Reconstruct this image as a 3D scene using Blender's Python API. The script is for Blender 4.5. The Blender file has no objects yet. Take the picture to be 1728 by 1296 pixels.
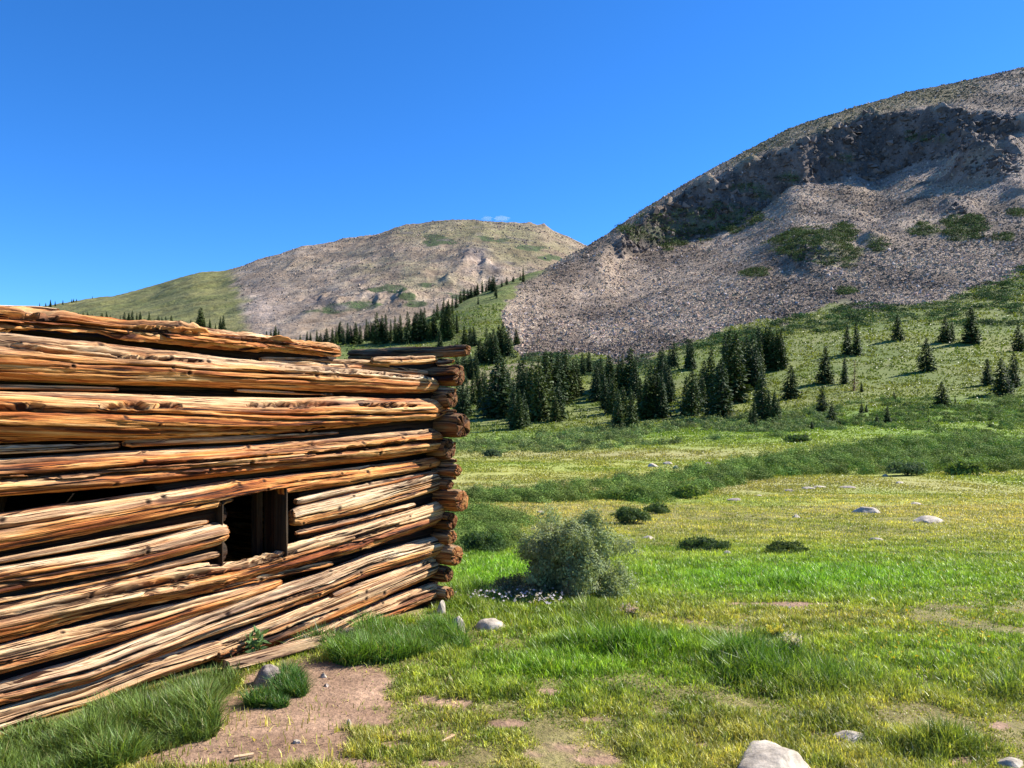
import bpy, math, random
import numpy as np
from mathutils import Vector

# ------------------------------------------------------------------ camera, world, sun, exposure
scene = bpy.context.scene
F, CX, HY = 1330.0, 864.0, 690.0          # focal length (px of the 1728 px photo), centre column, horizon row
EYE = 1.6
cam_d = bpy.data.cameras.new('camera'); cam = bpy.data.objects.new('camera', cam_d)
scene.collection.objects.link(cam); scene.camera = cam
cam.location = (0, 0, EYE); cam.rotation_euler = (math.radians(90), 0, 0)
cam_d.sensor_width = 36; cam_d.lens = 36 * F / 1728; cam_d.shift_y = (HY - 648) / 1728
cam_d.clip_start = 0.05; cam_d.clip_end = 20000

SUN_EL, SUN_AZ = math.radians(39), math.atan2(0.935, 0.355)      # azimuth clockwise from +Y
world = bpy.data.worlds.new('World'); scene.world = world; world.use_nodes = True
wn = world.node_tree.nodes; wl = world.node_tree.links; wn.clear()
sky = wn.new('ShaderNodeTexSky'); sky.sky_type = 'NISHITA'; sky.sun_disc = False
sky.sun_elevation = SUN_EL; sky.sun_rotation = SUN_AZ; sky.altitude = 3500
sky.air_density = 1.0; sky.dust_density = 0.5; sky.ozone_density = 8.0
bg = wn.new('ShaderNodeBackground'); bg.inputs[1].default_value = 0.135
wo = wn.new('ShaderNodeOutputWorld'); hs = wn.new('ShaderNodeHueSaturation'); hs.inputs['Saturation'].default_value = 1.16; hs.inputs['Hue'].default_value = .503; wl.new(sky.outputs[0], hs.inputs['Color']); wl.new(hs.outputs[0], bg.inputs[0]); wl.new(bg.outputs[0], wo.inputs[0])
sun_d = bpy.data.lights.new('sun', 'SUN'); sun_d.energy = 5.0; sun_d.angle = math.radians(0.5); sun_d.color = (1.0, 0.95, 0.86)
sun = bpy.data.objects.new('sun', sun_d); scene.collection.objects.link(sun)
SDIR = Vector((math.sin(SUN_AZ) * math.cos(SUN_EL), math.cos(SUN_AZ) * math.cos(SUN_EL), math.sin(SUN_EL)))
sun.rotation_euler = SDIR.to_track_quat('Z', 'Y').to_euler()
vs = scene.view_settings
vs.view_transform = 'Standard'; vs.look = 'None'; vs.exposure = 1.0; vs.gamma = 1.0; vs.use_curve_mapping = False
scene.render.engine = 'CYCLES'

C = scene.collection
rng = np.random.default_rng(7)
random.seed(7)

# ------------------------------------------------------------------ noise
def _hash(ix, iy, iz, seed):
    h = (ix.astype(np.int64) * 374761393 + iy.astype(np.int64) * 668265263 + iz.astype(np.int64) * 2147483647 + seed * 974634777) & 0xffffffff
    h = ((h ^ (h >> 13)) * 1274126177) & 0xffffffff
    h = ((h ^ (h >> 16)) * 2246822519) & 0xffffffff
    return ((h ^ (h >> 15)) & 0xffffff) / float(0xffffff)
def vnoise(x, y, z=0.0, seed=0):
    x, y, z = np.broadcast_arrays(np.asarray(x, float), np.asarray(y, float), np.asarray(z, float))
    ix, iy, iz = np.floor(x), np.floor(y), np.floor(z)
    fx, fy, fz = x - ix, y - iy, z - iz
    fx = fx * fx * (3 - 2 * fx); fy = fy * fy * (3 - 2 * fy); fz = fz * fz * (3 - 2 * fz)
    flat = not np.any(z)
    def lay(k):
        a = _hash(ix, iy, iz + k, seed); b = _hash(ix + 1, iy, iz + k, seed)
        c = _hash(ix, iy + 1, iz + k, seed); d = _hash(ix + 1, iy + 1, iz + k, seed)
        return (a + (b - a) * fx) * (1 - fy) + (c + (d - c) * fx) * fy
    r = lay(0)
    if not flat: r = r * (1 - fz) + lay(1) * fz
    return r * 2 - 1
def fbm(x, y, z=0.0, seed=0, oct=4, gain=.5):
    t = 0; a = 1; n = 0; k = 1.0
    for o in range(oct):
        t = t + a * vnoise(np.asarray(x) * k, np.asarray(y) * k, np.asarray(z) * k, seed + o * 17); n += a; a *= gain; k *= 2.03
    return t / n
def ridged(x, y, z=0.0, seed=0, oct=4):
    t = 0; a = 1; n = 0; k = 1.0
    for o in range(oct):
        t = t + a * (1 - 2 * np.abs(vnoise(np.asarray(x) * k, np.asarray(y) * k, np.asarray(z) * k, seed + o * 13))); n += a; a *= .5; k *= 2.1
    return t / n
def sstep(a, b, x): t = np.clip((x - a) / (b - a), 0, 1); return t * t * (3 - 2 * t)
def blob(px, py, cx, cy, rx, ry): return np.exp(-(((px - cx) / rx) ** 2 + ((py - cy) / ry) ** 2))
def inpoly(px, py, poly):
    px = np.asarray(px, float); py = np.asarray(py, float); ins = np.zeros(px.shape, bool); n = len(poly)
    for i in range(n):
        x1, y1 = poly[i]; x2, y2 = poly[(i + 1) % n]
        if y1 == y2: continue
        c = ((y1 > py) != (y2 > py)) & (px < (x2 - x1) * (py - y1) / (y2 - y1) + x1); ins ^= c
    return ins
def lerp3(a, b, t): return np.asarray(a) * (1 - t[..., None]) + np.asarray(b) * t[..., None]

# ------------------------------------------------------------------ mesh helpers
def link(o, parent=None):
    C.objects.link(o)
    if parent is not None: o.parent = parent
    return o
def tag(o, label=None, cat=None, group=None, kind=None):
    if label: o['label'] = label
    if cat: o['category'] = cat
    if group: o['group'] = group
    if kind: o['kind'] = kind
    return o
def npmesh(name, V, faces, mat, parent=None, smooth=False, attrs=None, loc=None):
    """faces: list of (n,k) int arrays; attrs: name -> (n,) float / (n,3) vector / (n,4) colour per vertex"""
    me = bpy.data.meshes.new(name); V = np.asarray(V, np.float32)
    faces = [np.asarray(f, np.int32) for f in faces if len(f)]
    loops = np.concatenate([f.ravel() for f in faces]); cnt = np.concatenate([np.full(len(f), f.shape[1], np.int32) for f in faces])
    st = np.concatenate([[0], np.cumsum(cnt)[:-1]]).astype(np.int32)
    me.vertices.add(len(V)); me.vertices.foreach_set('co', V.ravel())
    me.loops.add(len(loops)); me.loops.foreach_set('vertex_index', loops)
    me.polygons.add(len(cnt)); me.polygons.foreach_set('loop_start', st); me.polygons.foreach_set('loop_total', cnt)
    me.polygons.foreach_set('use_smooth', np.full(len(cnt), smooth, bool))
    for k, a in (attrs or {}).items():
        a = np.asarray(a, np.float32)
        if a.ndim == 1: at = me.attributes.new(k, 'FLOAT', 'POINT'); at.data.foreach_set('value', a)
        elif a.shape[1] == 3: at = me.attributes.new(k, 'FLOAT_VECTOR', 'POINT'); at.data.foreach_set('vector', a.ravel())
        else: at = me.attributes.new(k, 'FLOAT_COLOR', 'POINT'); at.data.foreach_set('color', a.ravel())
    me.update(calc_edges=True); me.validate()
    me.materials.append(mat)
    o = bpy.data.objects.new(name, me)
    if loc is not None: o.location = loc
    return link(o, parent)
def grid_faces(nr, nc, wrap=False):
    i = np.arange(nr - 1)[:, None]; j = np.arange(nc if wrap else nc - 1)[None, :]
    a = i * nc + j; b = i * nc + (j + 1) % nc
    return np.stack([a, b, b + nc, a + nc], -1).reshape(-1, 4)
def rgba(c): return np.concatenate([np.clip(c, 0, 1), np.ones(c.shape[:-1] + (1,))], -1)

# ------------------------------------------------------------------ materials
def newmat(name):
    m = bpy.data.materials.new(name); m.use_nodes = True; nt = m.node_tree; nt.nodes.clear()
    out = nt.nodes.new('ShaderNodeOutputMaterial'); p = nt.nodes.new('ShaderNodeBsdfPrincipled')
    nt.links.new(p.outputs[0], out.inputs[0]); p.inputs['Specular IOR Level'].default_value = .25
    return m, nt, p, out
def N(nt, t, **kw):
    n = nt.nodes.new(t)
    for k, v in kw.items():
        if isinstance(k, str) and hasattr(n, k): setattr(n, k, v)
    return n
def ramp(nt, stops, fac=None):
    r = nt.nodes.new('ShaderNodeValToRGB'); e = r.color_ramp.elements
    while len(e) > 1: e.remove(e[-1])
    e[0].position = stops[0][0]; e[0].color = (*stops[0][1], 1)
    for p, c in stops[1:]: x = e.new(p); x.color = (*c, 1)
    if fac is not None: nt.links.new(fac, r.inputs[0])
    return r.outputs[0]
def noise(nt, vec, scale, detail=4, rough=.55, dist=0):
    n = nt.nodes.new('ShaderNodeTexNoise'); n.inputs['Scale'].default_value = scale; n.inputs['Detail'].default_value = detail
    n.inputs['Roughness'].default_value = rough; n.inputs['Distortion'].default_value = dist
    if vec is not None: nt.links.new(vec, n.inputs['Vector'])
    return n.outputs[0]
def mix(nt, a, b, fac, mode='MIX'):
    n = nt.nodes.new('ShaderNodeMix'); n.data_type = 'RGBA'; n.blend_type = mode
    for s, v in ((0, fac), (6, a), (7, b)):
        if isinstance(v, (int, float)): n.inputs[s].default_value = v
        elif isinstance(v, tuple): n.inputs[s].default_value = (*v, 1)
        else: nt.links.new(v, n.inputs[s])
    return n.outputs[2]
def attr(nt, name):
    a = nt.nodes.new('ShaderNodeAttribute'); a.attribute_name = name; return a
def mapping(nt, vec, scale):
    m = nt.nodes.new('ShaderNodeMapping'); m.inputs['Scale'].default_value = scale; nt.links.new(vec, m.inputs[0]); return m.outputs[0]
def objco(nt): return nt.nodes.new('ShaderNodeTexCoord').outputs['Object']
def bump(nt, p, h, strength, dist):
    b = nt.nodes.new('ShaderNodeBump'); b.inputs['Strength'].default_value = strength; b.inputs['Distance'].default_value = dist
    nt.links.new(h, b.inputs['Height']); nt.links.new(b.outputs[0], p.inputs['Normal']); return b

def mat_terrain(name, sc1, sc2, lo, hi, bs, bd, sc3=None):
    m, nt, p, o = newmat(name); c = attr(nt, 'col').outputs['Color']; oc = objco(nt)
    n1 = noise(nt, oc, sc1, 6, .65); n2 = noise(nt, oc, sc2, 5, .6)
    k = ramp(nt, [(.25, (lo,) * 3), (.75, (hi,) * 3)], n1); k2 = ramp(nt, [(.3, (lo * 1.05, lo, lo * .95)), (.7, (hi * .97, hi, hi * 1.02))], n2)
    c = mix(nt, c, k, 1.0, 'MULTIPLY'); c = mix(nt, c, k2, 1.0, 'MULTIPLY')
    nt.links.new(c, p.inputs['Base Color']); p.inputs['Roughness'].default_value = .95
    bump(nt, p, n1, bs, bd); return m
M_ground = mat_terrain('meadow ground', 22, 2.2, .62, 1.38, .8, .03)
M_mount = mat_terrain('scree mountain', .35, .045, .6, 1.4, 1, 2.0)
M_mount2 = mat_terrain('far scree mountain', .16, .03, .62, 1.38, 1, 3.0)

def mat_leaf(name, rough=.6, trans=.3, tint=1.25):
    m, nt, p, o = newmat(name); c = attr(nt, 'col').outputs['Color']
    nt.links.new(c, p.inputs['Base Color']); p.inputs['Roughness'].default_value = rough
    t = nt.nodes.new('ShaderNodeBsdfTranslucent'); s = nt.nodes.new('ShaderNodeMixShader'); s.inputs[0].default_value = trans
    g = mix(nt, c, (tint, tint * .97, .55), 1.0, 'MULTIPLY'); nt.links.new(g, t.inputs[0])
    nt.links.new(p.outputs[0], s.inputs[1]); nt.links.new(t.outputs[0], s.inputs[2]); nt.links.new(s.outputs[0], o.inputs[0]); return m
M_grass = mat_leaf('grass blades', .42, .30, 1.4)
M_leaf = mat_leaf('willow leaves', .85, .3)
M_thicket = mat_leaf('thicket leaves', .9, .1)
M_needle = mat_leaf('spruce needles', .65, .12)

def mat_rock(name, a, b, sc=6, usecol=False):
    m, nt, p, o = newmat(name); oc = objco(nt); n1 = noise(nt, oc, sc, 8, .7); n2 = noise(nt, oc, sc * 5, 4, .6)
    c = ramp(nt, [(.3, a), (.65, b)], n1)
    if usecol: c = mix(nt, attr(nt, 'col').outputs['Color'], ramp(nt, [(.3, (.75,) * 3), (.7, (1.2,) * 3)], n1), 1.0, 'MULTIPLY')
    c = mix(nt, c, ramp(nt, [(.35, (.7,) * 3), (.6, (1.08,) * 3)], n2), 1.0, 'MULTIPLY')
    nt.links.new(c, p.inputs['Base Color']); p.inputs['Roughness'].default_value = .9; bump(nt, p, n1, .7, .03); return m
M_stone = mat_rock('pale meadow stone', (.30, .24, .17), (.66, .57, .45), 5)
M_stone2 = mat_rock('brown lichened stone', (.16, .12, .09), (.52, .43, .36), 18)
M_scree = mat_rock('scree blocks', (1, 1, 1), (1, 1, 1), .5, True)

def mat_wood(name, dark=1.0):
    m, nt, p, o = newmat(name); g = attr(nt, 'gv').outputs['Vector']
    tone = attr(nt, 'tone').outputs['Fac']; crk = attr(nt, 'crk').outputs['Fac']
    fine = noise(nt, mapping(nt, g, (2.6, 210, 1)), 1, 5, .72, .15)
    mid = noise(nt, mapping(nt, g, (1.0, 23, 1)), 1, 8, .68, .45)
    big = noise(nt, mapping(nt, g, (.9, 9, 1)), 1, 4, .6, .4)
    d = dark
    warm = ramp(nt, [(.33, (.07 * d, .018 * d, .006 * d)), (.405, (.27 * d, .076 * d, .02 * d)), (.47, (.53 * d, .185 * d, .046 * d)), (.55, (.73 * d, .36 * d, .11 * d)), (.67, (.86 * d, .60 * d, .30 * d))], mid)
    grey = ramp(nt, [(.31, (.07 * d, .04 * d, .025 * d)), (.4, (.30 * d, .19 * d, .12 * d)), (.5, (.68 * d, .47 * d, .27 * d)), (.68, (.90 * d, .76 * d, .52 * d))], mid)
    ta = nt.nodes.new('ShaderNodeMath'); ta.operation = 'MULTIPLY_ADD'; nt.links.new(big, ta.inputs[0]); ta.inputs[1].default_value = 1.4; nt.links.new(tone, ta.inputs[2])
    tr = ramp(nt, [(.68, (0, 0, 0)), (1.1, (.95, .95, .95))], ta.outputs[0])
    c = mix(nt, warm, grey, tr)
    c = mix(nt, c, ramp(nt, [(.38, (.16, .10, .08)), (.455, (.70, .62, .56)), (.5, (.98,) * 3), (.66, (1.12,) * 3)], fine), 1.0, 'MULTIPLY')
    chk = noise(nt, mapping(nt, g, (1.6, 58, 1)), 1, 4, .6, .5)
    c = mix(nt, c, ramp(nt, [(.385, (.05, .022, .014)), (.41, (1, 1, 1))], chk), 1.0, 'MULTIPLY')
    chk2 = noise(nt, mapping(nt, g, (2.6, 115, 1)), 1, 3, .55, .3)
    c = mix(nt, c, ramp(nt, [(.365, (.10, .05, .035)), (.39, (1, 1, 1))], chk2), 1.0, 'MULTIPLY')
    oi_ = nt.nodes.new('ShaderNodeObjectInfo').outputs['Random']
    c = mix(nt, c, ramp(nt, [(0, (.95, .88, .80)), (.35, (1.06, .98, .88)), (.7, (1.0, 1.0, 1.0)), (1, (1.08, 1.06, 1.08))], oi_), 1.0, 'MULTIPLY')
    c = mix(nt, c, (.03 * d, .012 * d, .006 * d), crk)  # dark knots, and the shade inside cracks and pockets put into the colour
    nt.links.new(c, p.inputs['Base Color']); p.inputs['Roughness'].default_value = .78
    ad = nt.nodes.new('ShaderNodeMath'); ad.operation = 'MULTIPLY_ADD'; nt.links.new(mid, ad.inputs[0]); ad.inputs[1].default_value = 1.6; nt.links.new(fine, ad.inputs[2])
    bump(nt, p, ad.outputs[0], .9, .007); return m
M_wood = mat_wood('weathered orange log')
M_wood_dark = mat_wood('shade-darkened weathered log', .45)  # this and the next: log wood darkened in colour for shaded faces
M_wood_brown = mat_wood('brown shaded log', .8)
M_wood_shade = mat_wood('shade-black log wood', .07)  # log wood taken near black, standing for indoor and gap shade
def mat_plain(name, col, rough=.8):
    m, nt, p, o = newmat(name); n1 = noise(nt, objco(nt), 14, 5, .6)
    c = mix(nt, col, ramp(nt, [(.3, (.6,) * 3), (.7, (1.25,) * 3)], n1), 1.0, 'MULTIPLY'); nt.links.new(c, p.inputs['Base Color']); p.inputs['Roughness'].default_value = rough; return m
M_bark = mat_plain('spruce bark', (.09, .065, .05))
M_twig = mat_plain('willow twigs', (.12, .085, .06))

# ------------------------------------------------------------------ terrain (heights in metres, defined over bearing and distance)
COLS = np.array([-300, 0, 300, 600, 780, 900, 1000, 1100, 1200, 1300, 1400, 1500, 1600, 1728, 2000], float)
near_r = np.array([0.01, 5, 6.5, 8, 10, 15, 20, 28, 40]); near_z = np.array([0, 0, -.05, -.2, -.43, -1.0, -1.4, -1.94, -2.6])
ring_r = np.array([60, 100, 150, 200, 280, 400.0])
ring_y = np.array([  # rows: columns of COLS, entries: photo row seen at each ring distance
 [800, 772, 750, 730, 700, 650], [800, 772, 750, 730, 700, 650], [800, 772, 750, 730, 695, 645], [800, 772, 750, 728, 690, 640],
 [800, 770, 746, 723, 684, 625], [800, 768, 742, 718, 675, 610], [800, 766, 740, 715, 668, 607], [800, 763, 734, 708, 655, 592],
 [799, 759, 728, 698, 642, 572], [798, 756, 722, 690, 630, 557], [797, 753, 716, 678, 617, 545], [796, 750, 710, 668, 605, 530],
 [796, 748, 705, 660, 597, 518], [795, 745, 700, 653, 588, 500], [795, 742, 695, 645, 575, 480]], float)
sky_x = np.array([-300, 0, 300, 600, 700, 760, 800, 850, 900, 940, 985, 1025, 1100, 1150, 1200, 1250, 1300, 1350, 1400, 1450, 1500, 1550, 1600, 1650, 1728, 1900, 2000], float)
sky_y = np.array([615, 612, 605, 577, 548, 521, 501, 479, 462, 445, 418, 395, 345, 315, 285, 260, 235, 213, 195, 180, 165, 153, 143, 132, 115, 95, 90], float)
rc_x = np.array([-300, 600, 700, 800, 850, 900, 1000, 1100, 1200, 2000], float); rc_r = np.array([550, 560, 640, 740, 800, 900, 1150, 1300, 1400, 1400], float)
ft = np.array([0, .1, .2, .35, .5, .6, .7, .8, .9, 1.0, 1.2, 1.6]); fv = np.array([0, .12, .26, .46, .67, .79, .89, .955, .99, 1.0, .98, .86])
cl_x = np.array([1020, 1035, 1100, 1150, 1200, 1260, 1300, 1340, 1400, 1440, 1480, 1540, 1600, 1650, 1728, 2000], float)
cl_lo = np.array([436, 440, 416, 406, 398, 372, 342, 308, 306, 296, 306, 276, 262, 248, 222, 210], float)      # foot of the cliff band
cl_hi = np.array([432, 412, 362, 334, 312, 282, 262, 248, 222, 212, 196, 188, 190, 196, 205, 205], float)      # its top edge
RG = np.concatenate([np.linspace(.01, 40, 120), np.linspace(41, 400, 260), np.linspace(402, 1700, 700), np.linspace(1720, 2600, 30)])
PXG = np.linspace(-300, 2000, 461)
def smooth1(a, k):
    if k < 1: return a
    w = np.hanning(2 * k + 3)[1:-1]; w /= w.sum(); p = np.pad(a, k, mode='edge'); return np.convolve(p, w, 'valid')
def build_table():
    ry = np.stack([np.interp(PXG, COLS, ring_y[:, j]) for j in range(6)], 1)
    sy = np.interp(PXG, sky_x, sky_y); rc = np.interp(PXG, rc_x, rc_r)
    Z = np.zeros((len(PXG), len(RG)))
    for i in range(len(PXG)):
        far_r = 400 + ft[1:] * (rc[i] - 400); far_y = ry[i, 5] + fv[1:] * (sy[i] - ry[i, 5])
        far_z = EYE + far_r * (HY - far_y) / F
        rz = EYE + ring_r * (HY - ry[i]) / F
        R_ = np.concatenate([near_r, ring_r, far_r, [3000]]); Z_ = np.concatenate([near_z, rz, far_z, [far_z[-1] - 60]])
        z = np.interp(RG, R_, Z_)
        # smooth kinks (in index space)
        z2 = smooth1(z, 8); z = np.where(RG > 12, z2, z)
        # steepen the cliff band
        px = PXG[i]
        if 1025 < px:
            lo = np.interp(px, cl_x, cl_lo); hi = np.interp(px, cl_x, cl_hi)
            y = HY - F * (z - EYE) / RG; top = np.argmin(y)
            j = np.arange(top + 1)
            def at(yy):
                k = np.where((y[:top + 1] <= yy) & (RG[:top + 1] > 300))[0]; return RG[k[0]] if len(k) else RG[top]
            r_a, r_lo, r_hi = at(lo + 90), at(lo), at(hi)
            r_l2 = r_lo + .84 * (r_hi - r_lo)
            if r_hi - r_lo > 12:
                ya = np.interp(r_a, RG, y)
                m1 = (RG > r_a) & (RG <= r_l2); m2 = (RG > r_l2) & (RG < r_hi)
                y = np.where(m1, ya + (lo - ya) * ((RG - r_a) / max(r_l2 - r_a, 1)), y)
                y = np.where(m2, lo + (hi - lo) * ((RG - r_l2) / (r_hi - r_l2)), y)
                z = EYE + RG * (HY - y) / F
        Z[i] = z
    for j in range(len(RG)):
        if RG[j] > 20: Z[:, j] = smooth1(Z[:, j], 5)
    return Z
ZT = build_table()
TH_MAX = math.atan((2000 - CX) / F); TH_MIN = math.atan((-300 - CX) / F)
def polar(X, Y):
    th = np.arctan2(X, Y); tc = np.clip(th, TH_MIN, TH_MAX); rho = np.hypot(X, Y)
    return CX + F * np.tan(tc), rho * np.cos(tc)
def bil(px, r, T=None):
    T = ZT if T is None else T
    i = np.clip((px - PXG[0]) / (PXG[1] - PXG[0]), 0, len(PXG) - 1.001); i0 = i.astype(int); fi = i - i0
    jr = np.clip(np.interp(r, RG, np.arange(len(RG))), 0, len(RG) - 1.001); j0 = jr.astype(int); fj = jr - j0
    return (T[i0, j0] * (1 - fj) + T[i0, j0 + 1] * fj) * (1 - fi) + (T[i0 + 1, j0] * (1 - fj) + T[i0 + 1, j0 + 1] * fj) * fi
def cliffmask(px, py):
    lo = np.interp(px, cl_x, cl_lo); hi = np.interp(px, cl_x, cl_hi) + 12 * fbm(px * .03, 0 * px, seed=19, oct=3)
    return sstep(1020, 1060, px) * sstep(lo + 6, lo - 4, py) * sstep(hi - 14, hi + 6, py)
def height(X, Y):
    X = np.asarray(X, float); Y = np.asarray(Y, float)
    px, r = polar(X, Y); z = bil(px, r)
    py = HY - F * (z - EYE) / np.maximum(r, .5)
    n = .03 * fbm(X * .9, Y * .9, seed=3, oct=3) * sstep(2, 5, r) + .12 * fbm(X * .17, Y * .17, seed=4, oct=3) * sstep(7, 20, r)
    n = n + .5 * fbm(X * .045, Y * .045, seed=5, oct=4) * sstep(40, 110, r)
    n = n + 1.5 * fbm(X * .02, Y * .02, seed=6, oct=4) * sstep(150, 300, r)
    fm = sstep(400, 520, r)
    if np.any(fm > 0):
        n = n + fm * (3.0 * fbm(X * .008, Y * .008, seed=8, oct=3) + 2.2 * fbm(X * .05, Y * .05, seed=9, oct=4))
        cm = cliffmask(px, py) * fm
        n = n + cm * (26 * ridged(X * .016, Y * .005, z * .01, seed=10, oct=5) - 6) + cm * 9 * fbm(X * .06, Y * .06, seed=12, oct=4)
        for (cx, cy, rx, ry, a) in [(1675, 280, 65, 26, 42), (1370, 430, 55, 28, 18), (1615, 352, 30, 14, 10), (1475, 412, 25, 10, 7), (1725, 340, 30, 20, 10), (1650, 305, 40, 10, 24)]:
            n = n + a * fm * blob(px, py, cx, cy, rx, ry) * (.6 + .8 * ridged(X * .02, Y * .012, seed=14, oct=3))
    return z + n
# far, left mountain
sk2x = np.array([-500, -300, 0, 60, 150, 200, 250, 300, 330, 380, 420, 500, 560, 620, 680, 730, 780, 830, 900, 940, 985, 1050, 1150, 1300], float)
sk2y = np.array([560, 545, 525, 517, 504, 497, 487, 472, 462, 459, 446, 424, 412, 397, 380, 373, 371, 375, 382, 395, 416, 445, 480, 520], float)
bs2y = 628.0
RC2 = 1900.0
SK2G = np.linspace(-500, 1300, 361); SK2V = smooth1(np.interp(SK2G, sk2x, sk2y), 7)
def height2(X, Y):
    px = CX + F * X / Y; r = Y
    sy = np.interp(px, SK2G, SK2V); t = (r - 640) / (RC2 - 640)
    f = np.interp(t, [-.2, 0, .1, .2, .35, .5, .65, .8, .9, 1.0, 1.1, 1.4], [-.1, 0, .12, .24, .43, .62, .79, .92, .975, 1.0, .99, .85])
    y = bs2y + (sy - bs2y) * f; z = EYE + r * (HY - y) / F
    n = 9 * fbm(X * .004, Y * .004, seed=20, oct=3) + 6 * fbm(X * .02, Y * .02, seed=21, oct=4) + 5 * ridged(X * .009, Y * .003, seed=24, oct=4) * sstep(420, 480, px)
    rk = 0
    for (cx, cy, rx, ry, a) in [(535, 508, 28, 10, 22), (800, 435, 40, 22, 13), (570, 520, 20, 8, 18), (820, 455, 30, 18, 12), (745, 470, 40, 12, 10), (650, 510, 60, 12, 14), (915, 388, 40, 8, 14), (720, 510, 60, 14, 12)]:
        rk = rk + a * blob(px, y, cx, cy, rx, ry)
    n = n + rk * ridged(X * .016, Y * .008, seed=23, oct=4)
    return z + n * sstep(640, 800, r)
def hit(px, py, far=False):
    rs = np.geomspace(2.5, 1600, 1500) if not far else np.linspace(660, 2000, 700)
    X = (px - CX) / F * rs; z = height2(X, rs) if far else height(X, rs)
    y = HY - F * (z - EYE) / rs
    k = np.where(y <= py)[0]; i = k[0] if len(k) else int(np.argmin(y))
    return Vector((X[i], rs[i], z[i]))

# ------------------------------------------------------------------ wall geometry of the cabin (needed for the planting too)
P1 = np.array([-.595, 6.65]); P0 = np.array([-2.53, 3.90])
WD = (P1 - P0) / np.linalg.norm(P1 - P0); WN = np.array([WD[1], -WD[0]])
def walltz(px, py, off=0.0):
    u = (px - CX) / F; Yd = (P1 @ WN + off) / (u * WN[0] + WN[1]); X = u * Yd
    t = ((np.array([X, Yd]) - P1) @ WD); return t, EYE + Yd * (HY - py) / F, Yd

# ------------------------------------------------------------------ ground cover description (world colour + height), keyed by bearing / row
DIRT = [(545, 1165, 120, 46, 1.4), (450, 1240, 150, 55, 1.4), (600, 1200, 100, 40, 1.0), (700, 1240, 130, 22, .66), (760, 1180, 160, 36, .56), (900, 1260, 180, 30, .56), (1000, 1215, 60, 10, .7), (1180, 1275, 120, 14, .55), (740, 1290, 80, 14, .8), (1560, 1240, 90, 9, .5), (1150, 1200, 120, 15, .5), (480, 1225, 120, 32, 1.2), (370, 1270, 130, 28, 1.1), (620, 1215, 75, 22, .8), (930, 1168, 42, 11, 1.0), (860, 1222, 55, 14, .95), (670, 1257, 40, 10, .9), (720, 1130, 35, 9, .7), (1000, 1285, 70, 14, .7),
        (1620, 1285, 45, 13, 1), (1180, 1258, 40, 8, .5), (1330, 1020, 120, 5, .8), (1690, 1225, 30, 12, .8), (200, 1290, 110, 12, .7), (590, 1290, 90, 14, .9)]
def cover(X, Y, z):
    px, r = polar(X, Y); py = HY - F * (z - EYE) / np.maximum(r, .5)
    n1 = fbm(X * .8, Y * .8, seed=31, oct=4); n2 = fbm(X * 3.1, Y * 3.1, seed=32, oct=3); n3 = fbm(X * .12, Y * .12, seed=33, oct=4); n4 = fbm(X * .03, Y * .05, seed=34, oct=5)
    nn = np.where(r < 15, n1 * .6 + n2 * .4, np.where(r < 80, n3, n4))
    g = np.array([.155, .25, .026]); lush = np.array([.135, .31, .018]); dry = np.array([.38, .35, .09]); tan = np.array([.34, .29, .12]); dirtc = 0
    dk = np.zeros_like(px)
    for cx, cy, rx, ry, a in DIRT: dk = np.maximum(dk, a * blob(px, py, cx, cy, rx, ry))
    n5 = fbm(X * 11, Y * 11, seed=35, oct=3); dirt = sstep(.36, .66, dk + .35 * n1 + .35 * n2 + .3 * n5) * (r < 16)
    lu = blob(px, py, 1350, 975, 420, 42) + .9 * blob(px, py, 830, 965, 110, 45) + .65 * blob(px, py, 1050, 1100, 200, 40) + .5 * blob(px, py, 1600, 1100, 260, 50)
    lu = lu + .25 * blob(px, py, 1250, 1150, 420, 35) + .3 * blob(px, py, 900, 1130, 140, 30); lu = np.clip(lu + .4 * nn, 0, 1)
    dr = .22 + .6 * sstep(935, 860, py) * sstep(765, 800, py) + .30 * sstep(1120, 1240, py) + .4 * blob(px, py, 1420, 1040, 300, 20) + .3 * blob(px, py, 1000, 790, 320, 26)
    dr = dr - .25 * sstep(725, 690, py)
    dr = np.clip(dr + .75 * nn, 0, 1) * (1 - .85 * lu)
    c = lerp3(g, lush, lu); c = lerp3(c, dry, dr * .8)
    tn = np.clip(blob(px, py, 1150, 820, 500, 14) * 1.1 + .8 * blob(px, py, 1000, 768, 350, 9) + .5 * nn, 0, 1) * sstep(725, 760, py) * sstep(900, 840, py)
    c = lerp3(c, tan, tn * .8)
    return px, py, r, c, dirt, lu, dr

# talus mask on the near mountain
tal_x = np.array([835, 850, 870, 900, 950, 1000, 1050, 1130, 1180, 1250, 1290, 1330, 1400, 1440, 1480, 1560, 1640, 1728, 2000], float)
tal_y = np.array([440, 570, 606, 612, 600, 600, 614, 596, 566, 552, 540, 540, 512, 520, 524, 512, 490, 455, 430], float)
SHRUBP = [(1370, 418, 62, 30, 1.2), (1345, 412, 35, 20, 1.0), (1425, 398, 22, 18, 1.1), (1432, 430, 22, 20, 1), (1478, 412, 20, 14, .9), (1562, 390, 28, 14, 1), (1625, 388, 42, 20, 1.1), (1640, 372, 22, 12, 1), (1275, 462, 24, 8, 1),
          (1430, 493, 16, 7, 1.1), (1425, 508, 14, 6, 1), (1290, 548, 22, 9, 1), (1500, 480, 0.1, .1, 0), (1720, 360, 20, 9, .9), (1690, 400, 40, 10, .7), (1330, 465, 20, 8, .6)]
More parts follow.
